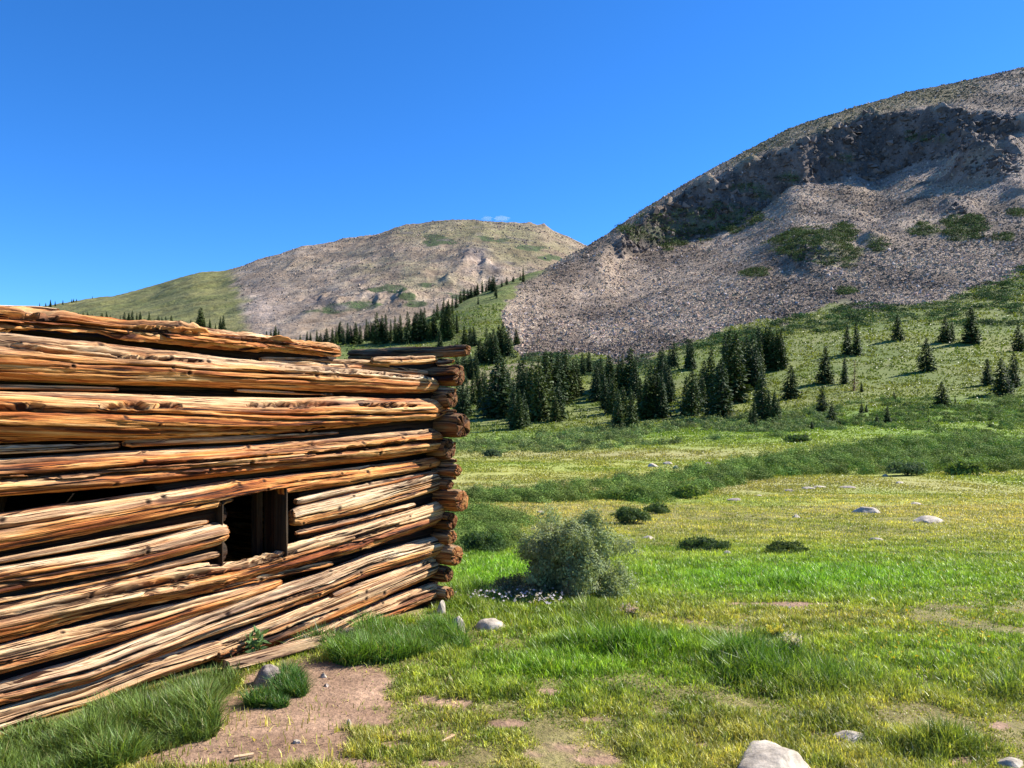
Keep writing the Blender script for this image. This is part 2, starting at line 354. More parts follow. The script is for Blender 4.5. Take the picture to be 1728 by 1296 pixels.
SHRUBC = [(1330, 300, 30, 12, .8), (1250, 318, 40, 10, .8), (1160, 362, 40, 12, .9), (1420, 268, 30, 10, .7), (1560, 235, 40, 10, .7), (1230, 362, 62, 24, 1.0), (1130, 398, 60, 22, 1.0), (1080, 395, 34, 20, .9), (1180, 385, 70, 16, 1.1), (1280, 330, 30, 14, .7), (1120, 370, 40, 18, .7)]
def mcolor(X, Y, z):
    px, r = polar(X, Y); py = HY - F * (z - EYE) / np.maximum(r, .5)
    n1 = fbm(X * .012, Y * .012, seed=41, oct=4); n2 = fbm(X * .05, Y * .05, seed=42, oct=4); n3 = fbm(X * .2, Y * .2, seed=43, oct=2)
    ty = np.interp(px, tal_x, tal_y)
    tal = sstep(6, -6, (py - ty) + 14 * n2) * sstep(836, 852, px + 12 * n2 + (py - 500) * .05) * sstep(404, 430, r + 30 * (px > 1500)) 
    tal = np.where((px > 940) , sstep(6, -6, (py - ty) + 14 * n2) * (r > 300), tal)
    tal = tal * sstep(-4, 6, px - (838 + (540 - py).clip(0, 80) * .55 + 22 * n2 + (py - 540).clip(0, 60) * .6)) * (1 - sstep(935, 905, px) * sstep(475, 462, py + (px - 900) * .4))
    sky_ = np.interp(px, sky_x, sky_y)
    strk = fbm(X * .035, Y * .006, seed=45, oct=4)
    rock = lerp3([.185, .135, .095], [.40, .30, .21], np.clip(.5 + 1.0 * n1 + .4 * n2 + 1.3 * strk - .6 * blob(px, py, 1010, 530, 35, 16) - .4 * blob(px, py, 1060, 575, 60, 16) + .35 * blob(px, py, 1080, 530, 50, 30), 0, 1)) * (1 + .25 * sstep(450, 560, py) * sstep(1100, 950, px))[..., None]
    rock = lerp3(rock, [.21, .165, .15], .6 * sstep(.1, .6, n1 + n3 * .4) * sstep(520, 250, py))
    olive = np.clip(sstep(44, 8, py - sky_ + 20 * n1) * sstep(1180, 1280, px) * sstep(1690, 1590, px) + .4 * n2, 0, 1) * sstep(60, 30, py - sky_)
    rock = lerp3(rock, [.20, .165, .07], olive * .75)
    cm = cliffmask(px, py)
    rock = lerp3(rock, lerp3([.06, .05, .045], [.17, .125, .10], np.clip(.5 + n2, 0, 1)), cm * .9)  # shade of the cliff band put into the rock colour
    sh = np.zeros_like(px)
    for cx, cy, rx, ry, a in SHRUBP + SHRUBC: sh = np.maximum(sh, a * blob(px, py, cx, cy, rx, ry))
    shm = sstep(.42, .6, sh + .5 * n2 + .15 * n3)
    rock = lerp3(rock, [.10, .115, .05], shm * .6)
    return px, py, r, rock, tal, shm, cm, n2, sky_

# ---- ground mesh (all round, out to 400 m) and the near mountain (400 m on)
def th_grid():
    a0, a1 = TH_MIN, TH_MAX
    return np.concatenate([np.linspace(-math.pi, a0, 90, endpoint=False), np.arctan((np.linspace(-300, 2000, 1050) - CX) / F), np.linspace(a1, math.pi, 90)[1:]])
def terrain(name, rr, th, mat, closed, colf):
    T, R = np.meshgrid(th, rr); tc = np.clip(T, TH_MIN, TH_MAX); rho = R / np.cos(tc)
    X = rho * np.sin(T); Y = rho * np.cos(T); Z = height(X, Y)
    col = colf(X, Y, Z)
    V = np.stack([X, Y, Z], -1).reshape(-1, 3)
    o = npmesh(name, V, [grid_faces(len(rr), len(th))[:, ::-1]], mat, smooth=True, attrs={'col': rgba(col.reshape(-1, 3))})
    return tag(o, kind='structure')
def col_ground(X, Y, Z):
    px, py, r, c, dirt, lu, dr = cover(X, Y, Z)
    base = c * np.where(r < 30, .72, 1.0)[..., None]                    # thatch and soil between the near blades
    base = lerp3(base, [.25, .175, .085], .45 * (r < 30) + .25 * (r < 12))
    base = lerp3(base, [.33, .205, .13], dirt)
    n = fbm(X * 6, Y * 6, seed=51, oct=3)
    base = base * (1 + .22 * n * (r < 30))[..., None]
    f = r > 240
    _, _, _, rock, tal, shm, cm, n2, _ = mcolor(X, Y, Z)
    slope_g = lerp3([.095, .14, .024], [.185, .20, .045], np.clip(.5 + .9 * fbm(X * .03, Y * .03, seed=52, oct=4), 0, 1))
    base = lerp3(base, slope_g, sstep(140, 200, r))
    base = lerp3(base, rock, tal * f)
    bare = blob(px, py, 865, 618, 60, 26) + blob(px, py, 815, 650, 40, 25)
    base = lerp3(base, [.27, .2, .13], np.clip(bare + .5 * n2, 0, 1) * .7 * (r > 200))
    return base
th = th_grid()
terrain('ground', np.concatenate([np.linspace(.05, 3, 12), np.geomspace(3.05, 400, 620)]), th, M_ground, True, col_ground)
def col_mount(X, Y, Z):
    px, py, r, rock, tal, shm, cm, n2, sk = mcolor(X, Y, Z)
    g = lerp3([.09, .125, .026], [.17, .18, .05], np.clip(.5 + .9 * n2, 0, 1))
    return lerp3(g, rock, tal)
thm = np.arctan((np.linspace(-300, 2000, 1000) - CX) / F)
terrain('mountain', np.concatenate([np.linspace(400, 1480, 430), np.linspace(1490, 2500, 24)]), thm, M_mount, False, col_mount)
def far_mount():
    px = np.linspace(-480, 1280, 800); rr = np.concatenate([np.linspace(640, 1980, 330), np.linspace(2000, 2600, 16)])
    PX, R = np.meshgrid(px, rr); X = (PX - CX) / F * R; Z = height2(X, R); py = HY - F * (Z - EYE) / R
    n1 = fbm(X * .006, R * .006, seed=61, oct=4); n2 = fbm(X * .03, R * .03, seed=62, oct=4); n3 = fbm(X * .004, R * .02, seed=64, oct=4)
    g = lerp3([.125, .13, .038], [.21, .19, .07], np.clip(.5 + .9 * n3 + .4 * n2, 0, 1))
    rock = lerp3([.22, .16, .105], [.38, .285, .20], np.clip(.5 + .8 * n1 + .5 * n2, 0, 1))
    rock = lerp3(rock, [.43, .32, .245], blob(PX, py, 440, 520, 60, 40) * .7 + blob(PX, py, 590, 480, 60, 40) * .3 + .8 * blob(PX, py, 812, 445, 30, 30))
    brd = 395 + (py - 460) * .33 + 16 * n2 + 14 * fbm(X * .008, R * .008, seed=65, oct=3)
    tal = sstep(-16, 16, PX - brd + 14 * fbm(X * .05, R * .05, seed=67, oct=3))
    ol = np.clip(.02 + 1.3 * blob(PX, py, 790, 390, 130, 20) + 1.0 * blob(PX, py, 890, 425, 75, 26) + .5 * blob(PX, py, 640, 450, 90, 20) + .6 * blob(PX, py, 720, 480, 80, 20) + .9 * n2 - .1, 0, 1)
    rock = lerp3(rock, [.20, .185, .075], ol * .75)
    sh = np.zeros_like(PX)
    for cx, cy, rx, ry, a in [(745, 410, 40, 7, 1), (735, 400, 25, 7, .9), (820, 403, 30, 6, .9), (895, 418, 34, 7, 1), (930, 435, 36, 7, 1), (665, 487, 28, 10, 1), (685, 500, 20, 9, 1), (720, 480, 16, 6, .9), (560, 525, 50, 9, .9), (600, 515, 60, 8, .9), (640, 490, 30, 8, .8), (780, 500, 40, 10, .8), (845, 405, 20, 5, .8), (700, 515, 60, 8, .8)]:
        sh = np.maximum(sh, a * blob(PX, py, cx, cy, rx, ry))
    rock = lerp3(rock, [.062, .085, .03], sstep(.5, .62, sh + .55 * n2))
    for cx, cy, rx, ry in [(535, 507, 22, 9), (575, 520, 16, 8), (800, 428, 26, 12), (470, 487, 10, 3), (835, 452, 14, 10), (610, 475, 14, 5)]:
        rock = lerp3(rock, [.15, .12, .11], np.clip(blob(PX, py, cx, cy, rx, ry) * 1.5 + n2 * .8 - .25, 0, 1) * .8)
    col = lerp3(g, rock, tal)
    o = npmesh('mountain', np.stack([X, R, Z], -1).reshape(-1, 3), [grid_faces(len(rr), len(px))[:, ::-1]], M_mount2, smooth=True, attrs={'col': rgba(col.reshape(-1, 3))})
    tag(o, kind='structure')
far_mount()

# ------------------------------------------------------------------ loose blocks of the scree (uncountable)
OCT = np.array([[1, 0, 0], [-1, 0, 0], [0, 1, 0], [0, -1, 0], [0, 0, 1], [0, 0, -1]], float)
OCTF = np.array([[0, 2, 4], [2, 1, 4], [1, 3, 4], [3, 0, 4], [2, 0, 5], [1, 2, 5], [3, 1, 5], [0, 3, 5]])
def rotm(n, rg):
    q = rg.normal(size=(n, 4)); q /= np.linalg.norm(q, axis=1)[:, None]; w, x, y, z = q.T
    return np.stack([1 - 2 * (y * y + z * z), 2 * (x * y - z * w), 2 * (x * z + y * w), 2 * (x * y + z * w), 1 - 2 * (x * x + z * z), 2 * (y * z - x * w), 2 * (x * z - y * w), 2 * (y * z + x * w), 1 - 2 * (x * x + y * y)], -1).reshape(-1, 3, 3)
def blocks(name, P, S, col, mat, seed=1):
    rg = np.random.default_rng(seed); n = len(P); sh = rg.uniform(.55, 1.25, (n, 6, 1)) * OCT[None] + rg.normal(0, .16, (n, 6, 3))
    sh = sh * (S[:, None, None] * rg.uniform(.6, 1.2, (n, 1, 3)))
    V = np.einsum('nij,nkj->nki', rotm(n, rg), sh) + P[:, None, :]
    Fc = (OCTF[None] + (np.arange(n) * 6)[:, None, None]).reshape(-1, 3)
    return npmesh(name, V.reshape(-1, 3), [Fc], mat, attrs={'col': rgba(np.repeat(col, 6, 0))})
def scree():
    rg = np.random.default_rng(5); n = 700000
    px = rg.uniform(820, 1800, n); r = np.exp(rg.uniform(math.log(330), math.log(1500), n)); X = (px - CX) / F * r
    z = height(X, r); px, py, r_, rock, tal, shm, cm, n2, sk = mcolor(X, r, z)
    keep = (tal > .5) & (shm < .5) & (py > sk - 6) & (rg.random(n) < np.where(cm > .3, .25, 1.0)) & (rg.random(n) < .75 + n2 * .6)
    X, Y, z, rock, cm = X[keep], r[keep], z[keep], rock[keep], cm[keep]; m = len(X)
    s = .00052 * Y * (.5 + rg.pareto(2.6, m) * .8).clip(.35, 4.2); s = s * (1 + .35 * (Y < 620))
    col = rock * (.45 + 1.15 * rg.random((m, 1)) ** 1.2) * (1 + rg.normal(0, .05, (m, 3)))
    pale = rg.random(m) < .08; col[pale] = np.array([.56, .45, .38]) * rg.uniform(.8, 1.1, (pale.sum(), 1))
    o = blocks('scree', np.stack([X, Y, z + s * .1], -1), s, col, M_scree, 2)
    tag(o, 'grey pink field of broken scree blocks covering the right mountain', 'scree', kind='stuff')
    n = 60000; px = rg.uniform(1020, 1780, n); r = rg.uniform(500, 1450, n); X = (px - CX) / F * r; z = height(X, r)
    px, py, r_, rock, tal, shm, cm, n2, sk = mcolor(X, r, z); kn = blob(px, py, 1670, 275, 70, 30) + blob(px, py, 1370, 435, 50, 25) + blob(px, py, 1615, 355, 22, 12)
    k = ((cm > .45) | (kn > .5)) & (rg.random(n) < .7); X, Y, z = X[k], r[k], z[k]; m = len(X)
    o = blocks('crag_blocks', np.stack([X, Y, z], -1), .0024 * Y * (.6 + rg.pareto(2.6, m)).clip(.5, 2.7), np.array([.12, .092, .075]) * rg.uniform(.4, 2.0, (m, 1)), M_scree, 6)
    tag(o, 'dark fractured rock blocks making up the crags under the right ridge', 'rocks', kind='stuff')
    # pale stones scattered over the grassy slope and meadows
    n = 9000; px = rg.uniform(740, 1760, n); r = np.exp(rg.uniform(math.log(45), math.log(430), n)); X = (px - CX) / F * r; z = height(X, r)
    nz = fbm(X * .05, r * .05, seed=77, oct=3); _, py, _, _, tal, *_ = mcolor(X, r, z)
    k = (nz > .22) & (rg.random(n) < .4) | (blob(px, py, 800, 640, 50, 40) > .4) | (blob(px, py, 930, 615, 70, 20) > .4) | (blob(px, py, 880, 720, 50, 18) > .6) & (rg.random(n) < .5)
    X, Y, z = X[k], r[k], z[k]; m = len(X); s = .0007 * Y * (.7 + rg.pareto(3, m) * .5).clip(.4, 2.6)
    col = np.array([.52, .46, .4]) * rg.uniform(.6, 1.2, (m, 1))
    o = blocks('scattered_stones', np.stack([X, Y, z], -1), s, col, M_scree, 3)
    tag(o, 'small pale stones strewn thinly over the grassy valley side', 'stones', kind='stuff')
    # far mountain scree texture
    n = 90000; px = rg.uniform(380, 1000, n); r = rg.uniform(700, 1900, n); X = (px - CX) / F * r; z = height2(X, r); py = HY - F * (z - EYE) / r
    k = (px > 400 + (py - 460) * .33 + 16 * fbm(X * .03, r * .03, seed=62, oct=4) + 14 * fbm(X * .008, r * .008, seed=65, oct=3)) & (rg.random(n) < .5 + .8 * fbm(X * .015, r * .015, seed=66, oct=3)); X, Y, z = X[k], r[k], z[k]; m = len(X)
    s = .0007 * Y * (.6 + rg.pareto(3, m) * .6).clip(.4, 3)
    col = np.array([.29, .22, .165]) * rg.uniform(.5, 1.5, (m, 1))
    o = blocks('scree', np.stack([X, Y, z], -1), s, col, M_scree, 4)
    tag(o, 'brown scree blocks lying over the far rounded mountain', 'scree', kind='stuff')
scree()

# ------------------------------------------------------------------ leaf clouds
def quads(P, D, U, w, h):
    """leaf quads: centre P, direction D (length h), side U (width w)"""
    a = P - U * w[:, None] * .5; b = P + U * w[:, None] * .5; t = P + D * h[:, None]
    V = np.stack([P, b + D * h[:, None] * .5, t, a + D * h[:, None] * .5], 1)
    n = len(P); return V.reshape(-1, 3), np.arange(n * 4).reshape(-1, 4)
def rdir(n, rg, up=0.0):
    d = rg.normal(size=(n, 3)); d[:, 2] += up; return d / np.linalg.norm(d, axis=1)[:, None]
def side(D, rg):
    u = np.cross(D, rdir(len(D), rg)); return u / (np.linalg.norm(u, axis=1)[:, None] + 1e-9)
def leafcloud(cent, rad, hgt, per, size, rg, cols, lump=.35):
    """many shrub domes -> leaf quads; cent (n,3)"""
    n = len(cent); idx = np.repeat(np.arange(n), per); m = len(idx)
    d = rdir(m, rg, .5); d[:, 2] = np.abs(d[:, 2]); rr = rg.random(m) ** .2
    ph = fbm(d[:, 0] * 2.2 + idx * 7.3, d[:, 1] * 2.2, d[:, 2] * 2.2 + idx, seed=88, oct=2)
    rr = rr * (1 + lump * ph)
    P = cent[idx] + np.stack([d[:, 0] * rr * rad[idx], d[:, 1] * rr * rad[idx], d[:, 2] * rr * hgt[idx]], -1)
    nr = d + rdir(m, rg, .1) * .3; D = np.cross(nr, rdir(m, rg)); D[:, 2] = np.abs(D[:, 2]); D /= np.linalg.norm(D, axis=1)[:, None] + 1e-9
    U = np.cross(nr, D); U /= np.linalg.norm(U, axis=1)[:, None] + 1e-9
    sz = size if np.isscalar(size) else size[idx]
    h = sz * rg.uniform(.6, 1.4, m); w = h * rg.uniform(.35, .6, m)
    V, Fq = quads(P, D, U, w, h)
    c = cols[idx] * (rg.uniform(.75, 1.3, (m, 1))) * (1 + .25 * ph[:, None])
    return V, Fq, np.repeat(c, 4, 0)

def thicket(name, label, pts, rad, hgt, per, size, seed, basecol):
    rg = np.random.default_rng(seed); n = len(pts)
    cols = np.array(basecol) * rg.uniform(.5, 1.5, (n, 1)) * (1 + rg.normal(0, .06, (n, 3)))
    V, Fq, c = leafcloud(pts, rad, hgt, per, size, rg, cols)
    o = npmesh(name, V, [Fq], M_thicket, attrs={'col': rgba(c)}); return tag(o, label, 'shrubs', kind='stuff')
def scatter(n, x0, x1, r0, r1, seed, cond):
    rg = np.random.default_rng(seed); px = rg.uniform(x0, x1, n); r = np.exp(rg.uniform(math.log(r0), math.log(r1), n)); X = (px - CX) / F * r
    z = height(X, r); py = HY - F * (z - EYE) / r; n1 = fbm(X * .06, r * .04, seed=seed + 1, oct=3)
    k = cond(px, py, n1, X, r); return np.stack([X, r, z], -1)[k], rg
GREEN = (.14, .21, .04)
def band(px, py, pts_lo, pts_hi):
    lo = np.interp(px, *pts_lo); hi = np.interp(px, *pts_hi); return (py < lo) & (py > hi)
# willow belt across the middle of the meadow
P_, rg_ = scatter(3900, 400, 1900, 30, 140, 101, lambda px, py, n, X, r: band(px, py + 7 * n, ([700, 780, 900, 1030, 1100, 1200, 1300, 1450, 1550, 1800], [868, 862, 850, 842, 848, 828, 806, 800, 797, 795]), ([700, 780, 900, 1000, 1100, 1200, 1300, 1400, 1500, 1800], [840, 838, 828, 815, 806, 800, 780, 764, 752, 748])) & (n > -.7))
thicket('willow_thicket', 'low green willow thicket running in a belt across the meadow', P_, (.010 + .010 * rg_.random(len(P_))) * P_[:, 1], (.008 + .012 * rg_.random(len(P_))) * P_[:, 1], 560, .0019 * P_[:, 1], 102, GREEN)
P_, rg_ = scatter(420, 600, 960, 12, 40, 104, lambda px, py, n, X, r: band(px, py + 8 * n, ([740, 800, 880, 900], [935, 935, 925, 890]), ([740, 790, 850, 900], [850, 850, 868, 885])) & (px < 900))
thicket('willow_thicket', 'dense green willow thicket just behind the cabin corner', P_, (.014 + .018 * rg_.random(len(P_)) ** 2) * P_[:, 1], (.009 + .016 * rg_.random(len(P_)) ** 2) * P_[:, 1], 800, .0018 * P_[:, 1], 105, GREEN)
# lower forest edge
P_, rg_ = scatter(3000, 480, 1420, 90, 260, 107, lambda px, py, n, X, r: band(px, py + 6 * n, ([740, 900, 1000, 1100, 1300, 1420], [772, 765, 760, 752, 738, 735]), ([740, 850, 950, 1050, 1150, 1300, 1420], [745, 742, 730, 722, 712, 700, 690])) & (n > -.28))
thicket('willow_thicket', 'grey green willow scrub along the lower edge of the spruce stand', P_, (.005 + .011 * rg_.random(len(P_)) ** 2) * P_[:, 1], (.004 + .0075 * rg_.random(len(P_)) ** 2) * P_[:, 1], 170, .0017 * P_[:, 1], 108, (.165, .215, .065))
P_, rg_ = scatter(2300, 1300, 1800, 90, 230, 110, lambda px, py, n, X, r: band(px, py, ([1300, 1800], [765, 760]), ([1300, 1400, 1500, 1600, 1800], [700, 685, 675, 672, 668])) & (n > -.02))
thicket('willow_thicket', 'patchy low willow scrub over the lower right valley side', P_, (.004 + .012 * rg_.random(len(P_)) ** 2) * P_[:, 1], (.003 + .006 * rg_.random(len(P_)) ** 2) * P_[:, 1], 160, .0017 * P_[:, 1], 111, (.165, .225, .05))
# scrub at the foot of and up on the mountain
P_, rg_ = scatter(2600, 1130, 1800, 280, 560, 113, lambda px, py, n, X, r: band(px, py + 8 * n, ([1130, 1200, 1300, 1400, 1500, 1600, 1700, 1800], [590, 600, 575, 562, 545, 552, 550, 545]), ([1130, 1200, 1300, 1380, 1440, 1500, 1600, 1660, 1728, 1800], [572, 568, 545, 528, 515, 518, 508, 482, 452, 440])) & (n > -.2))
thicket('mountain_scrub', 'dark green scrub along the foot of the right mountain scree', P_, .0075 * P_[:, 1] * rg_.uniform(.7, 1.5, len(P_)), .0042 * P_[:, 1] * rg_.uniform(.6, 1.3, len(P_)), 60, .0021 * P_[:, 1], 114, (.065, .11, .03))
def shcond(px, py, n, X, r):
    _, _, _, _, _, shm, *_ = mcolor(X, r, height(X, r)); return (shm > .5) & (px > 1000)
P_, rg_ = scatter(26000, 1000, 1760, 480, 1400, 116, shcond)
thicket('mountain_scrub', 'dark scrub patches growing on the scree and cliffs of the right mountain', P_, .0060 * P_[:, 1] * rg_.uniform(.6, 1.4, len(P_)), .0035 * P_[:, 1] * rg_.uniform(.6, 1.3, len(P_)), 36, .0019 * P_[:, 1], 117, (.075, .10, .028))
P_, rg_ = scatter(900, 760, 1140, 300, 430, 119, lambda px, py, n, X, r: (blob(px, py, 905, 600, 60, 14) + blob(px, py, 1000, 625, 60, 16) + blob(px, py, 1100, 615, 50, 16) > .45))
thicket('mountain_scrub', 'pale green scrub at the toe of the scree behind the spruces', P_, .007 * P_[:, 1] * rg_.uniform(.6, 1.5, len(P_)), .004 * P_[:, 1] * rg_.uniform(.6, 1.3, len(P_)), 60, .0021 * P_[:, 1], 120, (.085, .125, .045))

# ------------------------------------------------------------------ spruces
def spruce_mesh(seed, H, wr, colr=(.026, .046, .015), dens=1.0, dead=False):
    rg = np.random.default_rng(seed); Ps, Ds, Us, Ws, Hs, Cs = [], [], [], [], [], []
    nl = int(46 * dens); ph = rg.uniform(0, 6.28)
    for k in range(nl):
        f = .045 + .955 * (k / nl) ** .92; z = f * H
        R = wr * H * .5 * ((1 - f) ** .72) * (1 + .22 * math.sin(k * 1.7 + ph) * rg.uniform(.2, 1)) * (.82 if f < .1 else 1) + .05
        nb = max(4, int(11 * (1 - f * .6)))
        for b in range(nb):
            a = rg.uniform(0, 6.283); Rb = R * rg.uniform(.62, 1.18); lob = 1 + .18 * math.sin(2 * a + ph + 3 * f)
            Rb *= lob; m = max(3, int(3 + Rb * 2.6)) if not dead else 2
            t = np.linspace(.25, 1, m) + rg.normal(0, .04, m)
            dirv = np.array([math.cos(a), math.sin(a), 0.0]); droop = rg.uniform(.18, .42)
            P = np.outer(t * Rb, dirv); P[:, 2] = z - droop * (t ** 1.4) * Rb + rg.normal(0, .08, m); P[:, :2] += rg.normal(0, .1 * Rb / m + .03, (m, 2))
            D = np.tile(dirv, (m, 1)) * .8 + rg.normal(0, .4, (m, 3)); D[:, 2] -= .35; D /= np.linalg.norm(D, axis=1)[:, None]
            U = np.cross(D, [0, 0, 1.0]) + rg.normal(0, .35, (m, 3)); U /= np.linalg.norm(U, axis=1)[:, None]
            w = rg.uniform(.36, .74, m) * (.55 + .6 * (1 - f)) * H / 12 * (.3 if dead else 1); h = rg.uniform(.4, .85, m) * (.6 + .5 * (1 - f)) * H / 12
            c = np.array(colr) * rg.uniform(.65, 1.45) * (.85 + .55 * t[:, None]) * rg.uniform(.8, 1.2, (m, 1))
            Ps.append(P); Ds.append(D); Us.append(U); Ws.append(w); Hs.append(h); Cs.append(c)
    # leader
    P = np.zeros((6, 3)); P[:, 2] = np.linspace(.93, .99, 6) * H; D = rg.normal(0, .25, (6, 3)); D[:, 2] = 1; D /= np.linalg.norm(D, axis=1)[:, None]
    Ps.append(P); Ds.append(D); Us.append(side(D, rg)); Ws.append(np.full(6, .16 * H / 12)); Hs.append(np.full(6, .5 * H / 12)); Cs.append(np.tile(colr, (6, 1)))
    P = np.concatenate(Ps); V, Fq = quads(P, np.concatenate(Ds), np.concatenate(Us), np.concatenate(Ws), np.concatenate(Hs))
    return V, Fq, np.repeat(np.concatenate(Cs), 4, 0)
def trunk_geo(H, r0, seed):
    rg = np.random.default_rng(seed); n, m = 9, 8; f = np.linspace(0, .97, n); a = np.linspace(0, 2 * math.pi, m, endpoint=False)
    R = r0 * (1 - f * .93) * (1 + .5 * np.exp(-f * 18)); ox = np.cumsum(rg.normal(0, .02, n)); V = np.stack([R[:, None] * np.cos(a) + ox[:, None], R[:, None] * np.sin(a) + 0 * ox[:, None], np.repeat((f * H - .3)[:, None], m, 1)], -1)
    return V.reshape(-1, 3), grid_faces(n, m, True)
TREES = []   # variants: (crown mesh, trunk mesh, joined mesh)
def mk_variant(i, wr, colr, dead=False):
    V, Fq, c = spruce_mesh(200 + i, 12.0, wr, colr, dead=dead); TV, TF = trunk_geo(12.0, .2, i)
    cr = npmesh('crown', V, [Fq], M_needle, attrs={'col': rgba(c)}); tr = npmesh('trunk', TV, [TF], M_bark, smooth=True)
    jc = np.concatenate([c, np.tile([.08, .06, .045], (len(TV), 1))])
    jn = npmesh('spruce_tree', np.concatenate([V, TV]), [np.concatenate([Fq, TF + len(V)])], M_needle, attrs={'col': rgba(jc)})
    ms = [o.data for o in (cr, tr, jn)]
    for o in (cr, tr, jn): bpy.data.objects.remove(o)
    return ms
for i, (wr, c) in enumerate([(.38, (.032, .054, .015)), (.33, (.044, .068, .015)), (.46, (.028, .050, .015)), (.35, (.056, .078, .018)), (.42, (.032, .055, .017)), (.30, (.040, .062, .014))]):
    TREES.append(mk_variant(i, wr, c))
DEAD = mk_variant(9, .24, (.16, .075, .045), True)
ORD = ['first', 'second', 'third', 'fourth', 'fifth', 'sixth', 'seventh', 'eighth', 'ninth', 'tenth', 'eleventh', 'twelfth', 'thirteenth', 'fourteenth', 'fifteenth', 'sixteenth', 'seventeenth', 'eighteenth', 'nineteenth', 'twentieth',
       'twenty-first', 'twenty-second', 'twenty-third', 'twenty-fourth', 'twenty-fifth', 'twenty-sixth', 'twenty-seventh', 'twenty-eighth', 'twenty-ninth', 'thirtieth', 'thirty-first', 'thirty-second', 'thirty-third', 'thirty-fourth', 'thirty-fifth', 'thirty-sixth']
def plant(px, py, hpx, label, group, far=False, parts=True, wide=None, var=None):
    p = hit(px, py, far); H = hpx * p.y / F; s = H / 12.0
    ms = TREES[var if var is not None else random.randrange(6)]
    if wide == 'dead': ms = DEAD; wide = None
    sx = s * (wide or random.choice([.7, .85, .95, 1.0, 1.1, 1.3]))
    if parts:
        r = bpy.data.objects.new('spruce_tree', None); r.empty_display_size = .5; link(r)
        a = bpy.data.objects.new('crown', ms[0]); link(a, r); b = bpy.data.objects.new('trunk', ms[1]); link(b, r)
    else: r = bpy.data.objects.new('spruce_tree', ms[2]); link(r)
    r.location = (p.x, p.y, p.z - .05); r.scale = (sx, sx, s); r.rotation_euler = (random.uniform(-.03, .03), random.uniform(-.03, .03), random.uniform(0, 6.28))
    return tag(r, label, 'tree', group)
ONES = ['', 'first', 'second', 'third', 'fourth', 'fifth', 'sixth', 'seventh', 'eighth', 'ninth']
def ordn(k): return ORD[k] if k < 20 else (['twent', 'thirt', 'fort', 'fift'][(k + 1) // 10 - 2] + (('y-' + ONES[(k + 1) % 10]) if (k + 1) % 10 else 'ieth'))
def stand(lst, where, group, far=False, parts=True, fill=None):
    rgs = random.Random(len(lst) * 7 + int(lst[0][0])); fill = (.8 if (parts and not far) else .35) if fill is None else fill
    if parts and not far: lst = [(t[0], t[1], t[2] * 1.08) for t in lst]
    for t in list(lst):
        if rgs.random() < fill: lst = lst + [(t[0] + rgs.uniform(-9, 9) * t[2] / 60, t[1] - rgs.uniform(1, 9) * t[2] / 60, t[2] * rgs.uniform(.6, 1.0))]
    lst = sorted(lst, key=lambda t: t[0]); hs = sorted(t[2] for t in lst); q1, q2 = hs[len(hs) // 3], hs[2 * len(hs) // 3]
    for k, t in enumerate(lst):
        sz = 'short' if t[2] < q1 else ('tall' if t[2] > q2 else 'mid-height')
        plant(t[0], t[1], t[2], f'{sz} dark spruce {where}, {ordn(k)} from the left', group, far, parts, t[3] if len(t) > 3 else None)
# lone and paired trees on the open right-hand slope: each with its own description
G1 = 'spruces on the open right slope'
for (px, py, h, w, lab) in [
    (1514, 575, 44, 1.15, 'dark spruce standing alone against the scrub just under the scree'),
    (1429, 599, 52, 1.0, 'left tree of the upper spruce pair below the scree'), (1446, 600, 57, .9, 'right and taller tree of the upper spruce pair below the scree'),
    (1392, 648, 64, 1.35, 'broad bushy spruce left of the reddish dead tree'), (1425, 648, 50, .8, 'slim spruce directly beside the reddish dead tree'),
    (1441, 660, 52, 'dead', 'dead spruce with sparse reddish brown needles'), (1454, 662, 18, 1, 'spruce sapling at the foot of the reddish dead tree'),
    (1563, 627, 57, 1.25, 'lone spruce in the middle of the open slope casting a long shadow'),
    (1595, 579, 46, 1.2, 'left ragged spruce of the close pair high on the open slope'), (1639, 580, 62, 1.5, 'broad spruce high on the open slope, widest crown there'),
    (1606, 577, 36, .8, 'thin spruce squeezed between the ragged and the broad spruce high on the slope'),
    (1719, 593, 45, 1.3, 'spruce at the right edge of the picture, uppermost there'),
    (1665, 651, 47, 1.2, 'left and palest tree of the spruce trio near the right edge'), (1690, 667, 63, 1.35, 'front and tallest tree of the spruce trio near the right edge'), (1709, 654, 60, 1.1, 'rear right tree of the spruce trio near the right edge'),
    (1589, 687, 44, 1.45, 'small broad spruce above the scrub in the right meadow'),
    (1388, 698, 46, 1.3, 'rounded spruce in the scrub left, behind the shorter pointed one'), (1403, 718, 40, 1.35, 'pointed spruce in the scrub in front of the rounded one'),
    (1498, 716, 31, 1.4, 'small bushy spruce alone in the low scrub'), (1480, 719, 21, 1.4, 'little spruce just left of the small bushy one in the scrub'),
    (1454, 698, 20, 1.1, 'spruce sapling, taller of two in the upper scrub'), (1462, 696, 15, 1.0, 'spruce sapling, shorter of two in the upper scrub'),
    (1509, 675, 15, 1.3, 'tiny spruce at the top edge of the scrub patch'), (1370, 725, 16, 1.4, 'tiny spruce left of the pointed spruce in the scrub'),
    (1567, 716, 11, 1.3, 'pale tiny spruce in the grass of the lower right slope'), (1334, 674, 57, 1.5, 'broad lone spruce between the big stand and the open slope'),
    (1612, 688, 22, .6, 'thin half-bare sapling beside the small broad spruce')]:
    if w == 'dead': plant(px, py, h, lab, G1, wide='dead')
    else: plant(px, py, h, lab, G1, wide=w, var=[0, 2, 4][random.randrange(3)])
